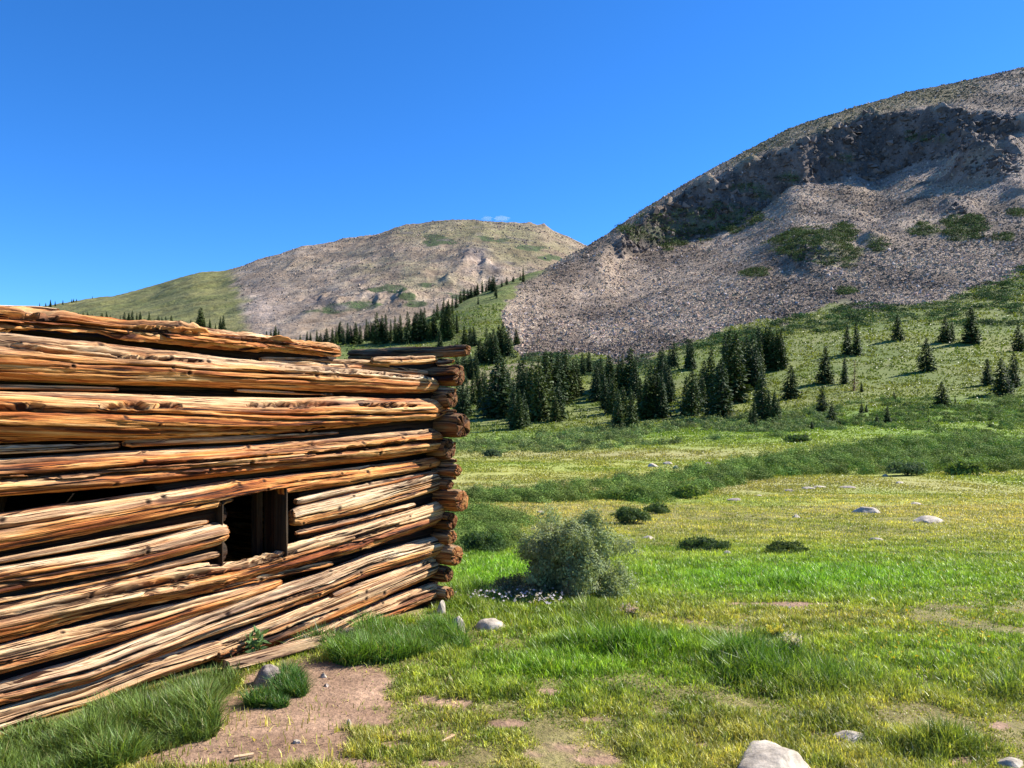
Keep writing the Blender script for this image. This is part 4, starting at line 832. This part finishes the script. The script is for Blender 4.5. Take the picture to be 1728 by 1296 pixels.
# ------------------------------------------------------------------ the log cabin
cabin = link(bpy.data.objects.new('log_cabin', None)); cabin.location = (P1[0], P1[1], 0)
tag(cabin, 'roofless old log cabin of weathered orange timbers with a small square window hole', 'cabin')
ORG = np.array([P1[0], P1[1], 0.0]); D3 = np.array([WD[0], WD[1], 0]); N3 = np.array([WN[0], WN[1], 0]); Z3 = np.array([0, 0, 1.0])
def loft(name, P, R, A, B, seed, mat, rough=1.0, twist=0.0, cracks=7, knots=8, rot=0.0, tone=.0, clampf=None, dense=True, endcut=0.0, flat=0.0, parent=None, label=None, pockets=()):
    """weathered log along P (n,3), radii R (n), cross-section frame A (outward face), B (up)"""
    rg = np.random.default_rng(seed); n = len(P)
    thd = np.radians(np.concatenate([np.linspace(-105, 130, 104 if dense else 44, endpoint=False), np.linspace(130, 255, 18, endpoint=False)])); m = len(thd)
    s = np.concatenate([[0], np.cumsum(np.linalg.norm(np.diff(P, axis=0), axis=1))]); L = s[-1]
    S, T = np.meshgrid(s, thd, indexing='ij'); Rr = np.repeat(R[:, None], m, 1)
    T2 = T - twist * S
    cs, sn = np.cos(T2), np.sin(T2); q = 1 / .04                       # seamless grain coordinate
    dis = .07 * Rr * fbm(S * 1.3 + seed, cs * .8, sn * .8, seed=seed, oct=3)
    dis += rough * .009 * fbm(S * .7 + seed, cs * Rr * 28, sn * Rr * 28, seed=seed + 1, oct=3)
    dis += rough * .0055 * fbm(S * 3.2, cs * Rr * 95, sn * Rr * 95, seed=seed + 2, oct=2)
    st = fbm(S * .8 + 9, cs * Rr * 17, sn * Rr * 17, seed=seed + 3, oct=3)
    dis += rough * .006 * (np.tanh((st - .05) * 30) * .5) + rough * .003 * np.tanh(40 * (fbm(S * 1.7 + 2, cs * Rr * 30, sn * Rr * 30, seed=seed + 6, oct=4) - .12)) * .5             # peeled layers leave steps
    crk = np.zeros_like(S)
    for c in range(cracks):
        t0 = math.radians(rg.uniform(-55, 85)); a = rg.uniform(-.15, .8) * L; ln = rg.uniform(.25, .8) * min(L, 3.2); wd = rg.uniform(.0028, .006) * (1.6 if c < 2 else 1); dp = rg.uniform(.02, .045) * (1.5 if c < 2 else 1)
        u = np.clip((s - a) / ln, 0, 1); pr = np.where((u > 0) & (u < 1), np.sin(np.pi * u) ** .5, 0)
        tc = t0 + .05 * fbm(s * 3 + c, 0 * s + c, seed=seed + c, oct=3) / np.maximum(R, .02) * .25
        dd = np.abs(T2 - tc[:, None]) * Rr; wv = wd * (.5 + pr)[:, None] * (1 + .6 * fbm(S * 9, T * 0, seed=seed + 40 + c, oct=2))
        g = np.exp(-(dd / np.maximum(wv, 1e-4)) ** 2) * pr[:, None]; dis -= dp * g; crk = np.maximum(crk, g)
    # hollowed, split-out pockets
    for c in range(max(1, cracks // 3)):
        t0 = math.radians(rg.uniform(-20, 80)); a = rg.uniform(.05, .95) * L; ln = rg.uniform(.12, .5)
        g = np.exp(-((S - a) / ln) ** 2 - ((T2 - t0) * Rr / rg.uniform(.012, .022)) ** 2); g = g * np.clip(1 + 1.6 * fbm(S * 6, T * 9, seed=seed + 60 + c, oct=3), 0, 1.6)
        dis -= rough * .038 * g; crk = np.maximum(crk, np.clip(g * 1.3 - .3, 0, .85))
    for c, (sa, sb, td, wd) in enumerate(pockets):                    # long rotted-out splits with ragged lips
        u = np.clip((S - sa) / (sb - sa), 0, 1); pr = np.where((u > 0) & (u < 1), np.sin(np.pi * np.clip(u, 0, 1)) ** .45, 0)
        mid_ = math.radians(td) + .16 * fbm(S * 2.3 + c, 0 * S + 3, seed=seed + 120 + c, oct=3)
        rag = 1 + .9 * fbm(S * 11, T * 7, seed=seed + 130 + c, oct=3)
        wd = wd * 1.7; g = 1 - sstep(.7, 1.05, np.abs(T - mid_) * Rr / (wd * np.maximum(rag, .15) * (.25 + .75 * pr) + 1e-4)); g = g * (pr > .05)
        lip = np.exp(-((np.abs(T - mid_) * Rr / (wd * 1.2) - 1.2) / .35) ** 2) * pr
        dis = dis - .042 * g * (1 + .5 * fbm(S * 25, T * 14, seed=seed + 140, oct=2)) + .006 * lip; crk = np.maximum(crk, g * np.clip(.78 + 1.1 * fbm(S * 18, T * 12, seed=seed + 141, oct=2), 0, .95))
    for c in range(knots):
        t0 = math.radians(rg.uniform(-50, 80)); a = rg.uniform(.02, .98) * L; rk = rg.uniform(.009, .02)
        d2 = ((S - a) ** 2 + ((T2 - t0) * Rr) ** 2) / rk ** 2
        dis += .012 * np.exp(-d2 / 4) - .020 * np.exp(-d2 * 1.4); crk = np.maximum(crk, 1.0 * np.exp(-(d2 * .8) ** 1.5))
        # grain sweeps round the knot
        T2 = T2 + .35 * np.exp(-d2 / 14) * np.sign(T2 - t0) * rk / Rr
    if rot > 0:
        rn = fbm(S * 9, cs * Rr * 120, sn * Rr * 120, seed=seed + 80, oct=4); rm = np.clip(.7 + fbm(S * 1.2, T * .8, seed=seed + 81, oct=2), 0, 1.3)
        dis += rot * rm * (.020 * rn + .013 * np.tanh(12 * fbm(S * 2.2, cs * Rr * 42, sn * Rr * 42, seed=seed + 83, oct=3)) + .010 * fbm(S * 1.5, T * .6, seed=seed + 84, oct=2)); crk = np.maximum(crk, np.clip(-rn * 1.5 - .15, 0, .8) * rot * rm)
    rad = np.maximum(Rr + dis, .2 * Rr)
    # soften the ends
    e = np.minimum(S, L - S); rad = rad * (1 - .22 * np.exp(-(e / .03) ** 2) * (1 - endcut))
    # cut and split faces: flattening on the outward side
    X_ = np.cos(T) * rad; Y_ = np.sin(T) * rad
    if flat > 0: X_ = np.minimum(X_, Rr * (1 - flat) + .25 * np.clip(X_ - Rr * (1 - flat), 0, 1))
    V = P[:, None, :] + X_[..., None] * A + Y_[..., None] * B
    if clampf is not None: V = clampf(V)
    tn = tone + .32 * np.sin(T) + .30 * fbm(S * .9 + 3, cs * 1.4, sn * 1.4, seed=seed + 90, oct=3)
    gv = np.stack([S + seed * 3.7, T2 * Rr, Rr * 0 + seed * 1.3], -1)
    Vs = [V.reshape(-1, 3)]; G = [gv.reshape(-1, 3)]; Tn = [tn.ravel()]; Ck = [np.clip(crk, 0, 1).ravel()]; Fs = [grid_faces(n, m, True)]
    base = n * m
    for end in (0, n - 1):                                            # end grain caps with radial checks
        ring = V[end]; cpt = ring.mean(0); tdir = (P[1] - P[0]) if end == 0 else (P[-1] - P[-2]); tdir = tdir / np.linalg.norm(tdir) * (-1 if end == 0 else 1)
        prev = end * m; ang = thd; rc = fbm(np.cos(ang) * 5, np.sin(ang) * 5, seed=seed + 5, oct=3)
        for kk, f in enumerate([.93, .8, .62, .45, .28, .12, .02]):
            chk = np.clip(-rc * 3 - .3, 0, 1) * (f < .95) * min(1, f * 2)
            W = cpt + (ring - cpt) * f + tdir * (.004 + .006 * vnoise(ang * 2, f * 9 + 0 * ang, seed=seed) - .02 * chk + (.008 if f < .9 else 0))[:, None]
            Vs.append(W); G.append(np.stack([0 * ang + seed, 0 * ang + f * Rr[end, 0] * 1.6 + .003 * rc, 0 * ang + 5 + .2 * np.cos(ang)], -1)); Tn.append(np.full(m, -.15)); Ck.append(np.clip(chk + .15 * (kk % 2) + .1, 0, 1))
            j = np.arange(m); j2 = (j + 1) % m; qd = np.stack([prev + j, prev + j2, base + j2, base + j], -1); Fs.append(qd if end else qd[:, ::-1]); prev = base; base += m
    V = np.concatenate(Vs) - ORG
    o = npmesh(name, V, [np.concatenate(Fs)[:, ::-1]], mat, parent or cabin, smooth=True, attrs={'gv': np.concatenate(G), 'tone': np.concatenate(Tn), 'crk': np.concatenate(Ck)})
    if label: o['label'] = label
    return o
def wall_log(ctrl, seed, ext=True, name='log', off=-.05, x_end=None, step=.0062, mat=None, pk=(), **kw):
    """ctrl rows: photo column, top row, bottom row of the log; converted to places on the wall"""
    tt, zz, rr = [], [], []
    for (px, y0, y1) in ctrl:
        t, z, Yd = walltz(px, (y0 + y1) / 2, off); tt.append(t); zz.append(z); rr.append((y1 - y0) * .5 * Yd / F * .965)
    tt, zz, rr = map(np.array, (tt, zz, rr)); t0, t1 = tt[0], tt[-1]
    a = t0 - (1.9 if ext else 0)
    ts = np.concatenate([np.arange(a, t0 - .35, .03) if ext else [], np.arange(t0 - .35 if ext else a, t1 + 1e-6, step)])
    # quadratic-ish smooth interpolation
    z = smooth1(np.interp(ts, tt, zz), 12 if len(ts) > 60 else 1); R = smooth1(np.interp(ts, tt, rr), 12 if len(ts) > 60 else 1)
    rg = np.random.default_rng(seed + 1000); wob = .008 * fbm(ts * 2 + seed, 0 * ts, seed=seed, oct=2)
    P = ORG + np.outer(ts, D3) + np.outer(off + wob, N3); P[:, 2] = z + .5 * wob
    pockets = []
    for (pa, pb, td, wd) in pk:
        ia, ib = walltz(pa, 800, off)[0] - ts[0], walltz(pb, 800, off)[0] - ts[0]; pockets.append((min(ia, ib), max(ia, ib), td, wd))
    return loft(name, P, R, N3, Z3, seed, mat or M_wood, pockets=pockets, **kw)
def zline(pxa, pya, pxb, pyb):
    ta, za, _ = walltz(pxa, pya, .06); tb, zb, _ = walltz(pxb, pyb, .06); return ta, za, tb, zb
WA = zline(380, 846, 492, 824); WB = zline(374, 958, 492, 934)
def lintel_clamp(V):
    q = V - ORG; t = q[..., :2] @ WD; zl = WA[1] + (t - WA[0]) / (WA[2] - WA[0]) * (WA[3] - WA[1]); m = (t > WA[0] - .005) & (t < WA[2] + .0)
    V = V.copy(); V[..., 2] = np.where(m, np.maximum(V[..., 2], zl), V[..., 2]); return V
def sill_clamp(V):
    q = V - ORG; t = q[..., :2] @ WD; zl = WB[1] + (t - WB[0]) / (WB[2] - WB[0]) * (WB[3] - WB[1]); m = (t > WB[0] - .02) & (t < WB[2] + .01)
    V = V.copy(); V[..., 2] = np.where(m, np.minimum(V[..., 2], zl + .012 * vnoise(t * 30, V[..., 2] * 0)), V[..., 2]); return V
wall_log([(0, 520, 556), (110, 530, 560), (200, 541, 568), (330, 552, 582), (430, 562, 592), (500, 571, 599), (572, 584, 603)], 11, rot=1.2, rough=1.3, tone=-.12, off=-.03, cracks=6, knots=4, pk=[(10, 90, 20, .016), (200, 330, 5, .018), (400, 480, 0, .014)], label='rotten splintered top log')
wall_log([(0, 514, 522), (60, 515, 524), (96, 519, 526)], 12, rough=.6, tone=.5, off=-.06, cracks=2, knots=0, name='plank', label='bleached grey plank on top of the rotten log')
wall_log([(0, 559, 643), (200, 582, 650), (430, 607, 657), (600, 622, 664), (700, 632, 665), (733, 638, 664)], 13, twist=.16, cracks=12, knots=24, tone=.0, pk=[(140, 330, 38, .012), (-60, 110, 22, .008), (460, 700, 42, .010)])
wall_log([(0, 661, 746), (200, 664, 744), (430, 669, 735), (600, 670, 721), (720, 673, 710), (752, 680, 702)], 14, twist=-.35, cracks=13, knots=18, tone=-.1, off=-.035, pk=[(-40, 60, 25, .012), (150, 290, 30, .012), (400, 560, 34, .015), (590, 690, 28, .015)])
wall_log([(0, 772, 840), (200, 760, 824), (430, 750, 797), (600, 733, 781), (738, 722, 762)], 15, cracks=12, knots=18, tone=.02, pk=[(-80, 90, -8, .012), (30, 480, 12, .006), (500, 715, 5, .012)])
wall_log([(0, 866, 930), (200, 839, 888), (380, 812, 853), (430, 807, 842), (500, 799, 829), (600, 789, 815), (700, 776, 797), (738, 769, 790)], 16, cracks=5, knots=22, tone=-.08, clampf=lintel_clamp)
wall_log([(0, 955, 1001), (200, 922, 965), (379, 879, 917)], 17, cracks=8, knots=6, tone=.08, label='log stopping at the left side of the window')
wall_log([(492, 856, 890), (600, 830, 868), (738, 795, 828)], 18, ext=False, cracks=8, knots=4, twist=.25, tone=.12, flat=.25, label='log stopping at the right side of the window')
wall_log([(0, 1020, 1077), (200, 981, 1027), (330, 950, 1004), (400, 946, 984), (500, 914, 957), (600, 884, 932), (740, 844, 883)], 19, cracks=8, knots=8, rough=1.6, tone=.08, rot=.35, pk=[(165, 380, 22, .020), (400, 490, 36, .016), (585, 660, 18, .012)], clampf=sill_clamp, label='wavy split sill log under the window')
wall_log([(0, 1089, 1140), (200, 1040, 1085), (300, 1017, 1050), (400, 992, 1016), (470, 976, 990)], 20, cracks=9, knots=8, tone=.08)
wall_log([(0, 1150, 1190), (145, 1108, 1156), (340, 1034, 1078), (540, 966, 1008), (620, 935, 972), (744, 902, 935)], 21, pk=[(340, 520, 12, .008), (0, 260, 10, .007)], cracks=12, knots=12, tone=.18)
wall_log([(362, 1082, 1122), (450, 1046, 1092), (540, 1012, 1054), (640, 975, 1010), (735, 938, 968)], 22, pk=[(480, 560, 0, .010), (380, 440, -25, .012)], ext=False, cracks=8, knots=6, tone=.2, flat=.1)
wall_log([(0, 1196, 1236), (145, 1150, 1190), (250, 1112, 1148), (372, 1076, 1108)], 23, cracks=6, knots=2, tone=.3)
wall_log([(470, 1078, 1120), (560, 1046, 1080), (660, 1008, 1040), (735, 980, 1008)], 24, ext=False, cracks=4, knots=4, tone=.2)
wall_log([(628, 603, 617), (680, 602, 616), (735, 599, 614)], 25, ext=False, cracks=3, knots=3, tone=.1, off=-.02, rough=.6, label='short broken pole lying on the top log')
wall_log([(440, 600, 614), (520, 603, 618), (610, 607, 622), (655, 612, 626)], 26, ext=False, cracks=5, knots=2, tone=.45, off=-.07, rough=1.2)
# thin chinking poles wedged in the gaps
for i, ct in enumerate([[(0, 648, 657), (110, 650, 660), (196, 653, 661)], [(400, 654, 662), (500, 660, 667), (560, 664, 669)], [(0, 751, 768), (100, 747, 762), (200, 743, 757)], [(210, 742, 755), (400, 735, 747), (570, 727, 733)],
                        [(0, 940, 951), (120, 918, 931), (240, 895, 906), (350, 876, 884)], [(500, 840, 852), (560, 826, 838), (650, 808, 819), (738, 792, 799)], [(500, 895, 905), (600, 872, 882), (700, 846, 856)],
                        [(0, 1008, 1018), (150, 978, 988), (370, 928, 940)], [(360, 990, 1000), (450, 966, 978), (560, 946, 956)], [(392, 840, 848), (360, 846, 856)][::-1], [(240, 1098, 1108), (340, 1066, 1078), (420, 1040, 1050)],
                        [(560, 1000, 1010), (640, 972, 980), (735, 936, 942)], [(520, 612, 620), (600, 614, 622), (720, 624, 634)]]):
    wall_log(ct, 40 + i, ext=(ct[0][0] == 0), name='chinking_pole', off=-.035 if i not in (12,) else -.08, cracks=2, knots=1, rough=.45, tone=.25, dense=False, step=.012)
for i, ct in enumerate([[(0, 545, 575), (200, 560, 592), (430, 583, 616), (560, 596, 622)], [(0, 636, 670), (430, 650, 677), (740, 655, 684)], [(0, 738, 780), (430, 726, 760), (735, 700, 732)], [(255, 808, 852), (430, 788, 818), (735, 755, 780)],
                        [(0, 922, 963), (374, 845, 886)], [(496, 825, 862), (738, 783, 805)], [(0, 992, 1030), (374, 908, 952)], [(496, 882, 922), (738, 818, 855)], [(0, 1068, 1097), (200, 1018, 1047), (400, 976, 1002), (520, 938, 964), (740, 876, 910)],
                        [(0, 1130, 1160), (400, 1008, 1034)], [(0, 1180, 1207), (360, 1062, 1087), (540, 1000, 1020), (735, 926, 946)], [(470, 1083, 1102), (735, 962, 988)]]):
    wall_log(ct, 240 + i, ext=(ct[0][0] == 0), name='shade_filler', off=-.15, cracks=2, knots=1, rough=.6, dense=False, step=.014, mat=M_wood_shade)  # black fillers added behind the gaps to stand for the shade there
# crossing logs of the end wall, notched at the corner: (corner column, centre row, radius px, overhang m)
def cross_log(px, py, rpx, over, seed, back=3.7, mat=None, z_extra=0, tilt=0.0, name='crossing_log', tback=-.03, **kw):
    t, z, Yd = walltz(750, py, 0); tt = (px - 750) * Yd / F * 1.15 + tback
    R = rpx * Yd / F; n = int((back + over) / .012); u = np.linspace(-back, over, n)
    rg = np.random.default_rng(seed); wob = .01 * fbm(u * 2 + seed, 0 * u, seed=seed, oct=2)
    P = ORG + np.outer(u, N3) + np.outer(tt + .07 + wob, D3); P[:, 2] = z + z_extra + tilt * u + wob
    return loft(name, P, np.full(n, R) * (1 + .06 * np.cos(u * 3 + seed)), -D3, Z3, seed, mat or M_wood_brown, cracks=4, knots=1, dense=False, endcut=.7, **kw)
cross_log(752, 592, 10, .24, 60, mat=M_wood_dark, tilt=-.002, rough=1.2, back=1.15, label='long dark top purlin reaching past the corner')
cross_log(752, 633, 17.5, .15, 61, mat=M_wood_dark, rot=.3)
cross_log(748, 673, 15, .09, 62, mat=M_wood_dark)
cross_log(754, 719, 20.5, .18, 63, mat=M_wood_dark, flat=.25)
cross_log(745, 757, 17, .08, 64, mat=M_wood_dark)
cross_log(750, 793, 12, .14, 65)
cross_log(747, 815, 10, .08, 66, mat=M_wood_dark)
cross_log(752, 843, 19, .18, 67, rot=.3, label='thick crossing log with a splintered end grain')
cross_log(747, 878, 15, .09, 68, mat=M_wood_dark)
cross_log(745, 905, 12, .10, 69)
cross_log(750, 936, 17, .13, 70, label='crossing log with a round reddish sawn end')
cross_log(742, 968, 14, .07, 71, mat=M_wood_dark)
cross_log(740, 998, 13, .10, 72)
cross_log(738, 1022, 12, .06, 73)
for i, py in enumerate([612, 654, 697, 739, 776, 804, 829, 862, 892, 921, 953, 984, 1011]):
    cross_log(748, py, 11, -.10, 330 + i, mat=M_wood_shade, name='shade_filler')  # black fillers added between the crossing logs to keep the window dark
# stacked chinking chips between the crossing ends
for i, (px, py, w) in enumerate([(762, 659, .05), (765, 694, .05), (763, 748, .05), (766, 777, .06), (765, 806, .05), (762, 907, .05), (744, 610, .03)]):
    t, z, Yd = walltz(750, py, 0); n = 24; u = np.linspace(-.25, w + .05, n); P = ORG + np.outer(u, N3) + np.outer(np.full(n, .05), D3); P[:, 2] = z
    loft('chinking_chip', P, np.full(n, .03) * (1 - .3 * np.linspace(-1, 1, n) ** 2), -D3, Z3, 90 + i, M_wood, cracks=1, knots=0, dense=False, tone=.8, rough=.4)
# other walls (seen through the window and gaps): back wall and far end
def plain_log(A_, B_, R, seed, mat=M_wood_shade, name='log', **kw):
    n = int(np.linalg.norm(B_ - A_) / .03); P = A_ + np.linspace(0, 1, n)[:, None] * (B_ - A_); tdir = (B_ - A_) / np.linalg.norm(B_ - A_); fa = np.cross(tdir, Z3)
    if np.linalg.norm(fa) < .2: fa = D3
    fa = fa / np.linalg.norm(fa); up = np.cross(fa, tdir); up *= np.sign(up[2]) if abs(up[2]) > .05 else 1
    return loft(name, P, np.full(n, R), fa, up, seed, mat, cracks=3, knots=2, dense=False, **kw)
BK = -3.6; LE = -5.2
for k in range(9):
    z = .1 + k * .2
    plain_log(ORG + D3 * LE + N3 * BK + Z3 * z, ORG + D3 * .15 + N3 * BK + Z3 * z, .15, 120 + k)
    plain_log(ORG + D3 * LE + N3 * .15 + Z3 * (z + .1), ORG + D3 * LE + N3 * (BK - .15) + Z3 * (z + .1), .135, 140 + k)
# boards added low inside, out of view, to block the sun; two leaning ones seen in the left gap
def board(name, A_, B_, w, th_, mat, parent=cabin, upv=Z3, seed=0):
    t = (B_ - A_); L = np.linalg.norm(t); t = t / L; sd = np.cross(t, upv); sd /= np.linalg.norm(sd); up = np.cross(sd, t); n = max(2, int(L / .04)); rg = np.random.default_rng(seed)
    prof = [(-.5, -.5), (-.44, .5), (-.15, .56), (.15, .5), (.45, .52), (.5, -.5), (.1, -.55)]; u = np.linspace(0, 1, n)
    V = []; G = []
    for j, (a, b) in enumerate(prof):
        wv = 1 + .08 * fbm(u * L * 4 + j, 0 * u + seed, seed=seed, oct=2); V.append(A_ + np.outer(u * L, t) + np.outer(a * w * wv, sd) + np.outer(b * th_ * wv, up)); G.append(np.stack([u * L + seed, 0 * u + j * w * .2, 0 * u + seed], -1))
    V = np.stack(V, 1).reshape(-1, 3) - ORG; G = np.stack(G, 1).reshape(-1, 3); k = len(prof)
    me_f = [grid_faces(n, k, True), ]; cap = [np.array([list(range(k))]), np.array([list(range((n - 1) * k, n * k))[::-1]])]
    return npmesh(name, V, me_f + cap, mat, parent, attrs={'gv': G, 'tone': np.full(len(V), .2), 'crk': np.zeros(len(V))})
for k in range(17):
    t = LE + .2 + k * .31
    board('sun_block_board', ORG + D3 * t + N3 * (-.22) + Z3 * (1.62 + .02 * (k % 3)), ORG + D3 * (t + .05) + N3 * (BK + .05) + Z3 * (1.66 - .02 * (k % 2)), .315, .03, M_wood_shade, seed=160 + k)
for k, (a, b) in enumerate([(-3.0, -3.5), (-2.75, -3.2)]):
    board('fallen_board', ORG + D3 * a + N3 * (-1.3) + Z3 * 1.55, ORG + D3 * b + N3 * (-1.0) + Z3 * .05, .12, .03, M_wood_dark, seed=190 + k, upv=N3)
# window frame: jamb boards standing in the opening
wf = link(bpy.data.objects.new('window_frame', None), cabin)
def jamb(px, y0, y1, d0, d1, w, seed, lab=None):
    t, z0, _ = walltz(px, y0, .02); _, z1, _ = walltz(px, y1, .02); A_ = ORG + D3 * t + N3 * ((d0 + d1) / 2) + Z3 * (z1 - .02); B_ = ORG + D3 * t + N3 * ((d0 + d1) / 2) + Z3 * (z0 + .03)
    return board('jamb', A_, B_, abs(d1 - d0), w, M_wood_shade, wf, upv=D3, seed=seed)
jamb(382, 846, 950, -.01, -.16, .014, 201); jamb(489, 828, 936, -.0, -.24, .024, 202)
jamb(474, 830, 938, -.20, -.26, .05, 203)
# pale plank and scraps at the foot of the wall
def loose(name, label, cat, pa, pb, w, th_, seed, mat=None, lift=.03):
    a = hit(*pa); b = hit(*pb); A_ = np.array(a) + [0, 0, lift]; B_ = np.array(b) + [0, 0, lift]; r = board(name, A_, B_, w, th_, mat or M_wood_pale, None, seed=seed)
    r.location = ORG; return tag(r, label, cat)
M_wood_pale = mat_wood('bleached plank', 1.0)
for nd in M_wood_pale.node_tree.nodes:
    if nd.type == 'MATH' and nd.operation == 'MULTIPLY_ADD' and abs(nd.inputs[1].default_value - 1.4) < .01: nd.inputs[1].default_value = 3.4
loose('plank', 'bleached grey plank lying on the soil under the cabin wall', 'plank', (382, 1138), (560, 1088), .09, .05, 301, lift=.05)
loose('wood_splinter', 'thin pale splinter of wood on the bare soil in front', 'wood scrap', (395, 1283), (428, 1278), .03, .012, 302, lift=.01)
loose('wood_splinter', 'small pale stick in the trampled grass near the bottom', 'wood scrap', (745, 1258), (765, 1245), .02, .01, 303, lift=.012)
loose('wood_splinter', 'white stick leaning in the grass against the lowest log', 'wood scrap', (655, 1036), (540, 1092), .018, .014, 304, lift=.10)

# soil crumbs
def crumbs():
    rg = np.random.default_rng(91); n = 16000; Y = rg.uniform(3.0, 7.5, n); X = (rg.uniform(0, 1728, n) - CX) / F * Y; z = height(X, Y); *_, dirt, lu, dr = cover(X, Y, z); k = (dirt > .4) & ~incabin(X, Y)
    X, Y, z = X[k], Y[k], z[k]; m = len(X); s = .0022 * (.6 + rg.pareto(2.4, m)).clip(.5, 4); col = np.array([.36, .235, .15]) * rg.uniform(.5, 1.5, (m, 1))
    tag(blocks('soil_crumbs', np.stack([X, Y, z], -1), s, col, M_scree, 92), 'crumbs of soil and grit on the bare brown ground', 'grit', kind='stuff')
crumbs()
# thin wisp of cloud over the far mountain
def cloud():
    m, nt, p, o = newmat('thin cloud'); nt.nodes.remove(p); v = nt.nodes.new('ShaderNodeVolumePrincipled'); v.inputs['Density'].default_value = .004; v.inputs['Color'].default_value = (1, 1, 1, 1); v.inputs['Anisotropy'].default_value = .3; nt.links.new(v.outputs[0], o.inputs['Volume'])
    import bmesh
    root = None
    for i, (px, py, wpx, hpx) in enumerate([(822, 369, 9, 4), (846, 369, 14, 4)]):
        bm = bmesh.new(); bmesh.ops.create_icosphere(bm, subdivisions=4, radius=1); V = np.array([q.co[:] for q in bm.verts]); Fc = np.array([[q.index for q in f.verts] for f in bm.faces]); bm.free()
        V = V * (1 + .6 * fbm(V[:, 0] * 2 + i * 5, V[:, 1] * 2, V[:, 2] * 2, seed=9, oct=3))[:, None]; r = 6000.0
        V = V * np.array([wpx, wpx * .6, hpx]) * r / F
        oo = npmesh('cloud', V, [Fc], m, smooth=True, loc=((px - CX) / F * r, r, EYE + (HY - py) * r / F)); tag(oo, kind='structure')
cloud()
print('objects', len(bpy.data.objects))
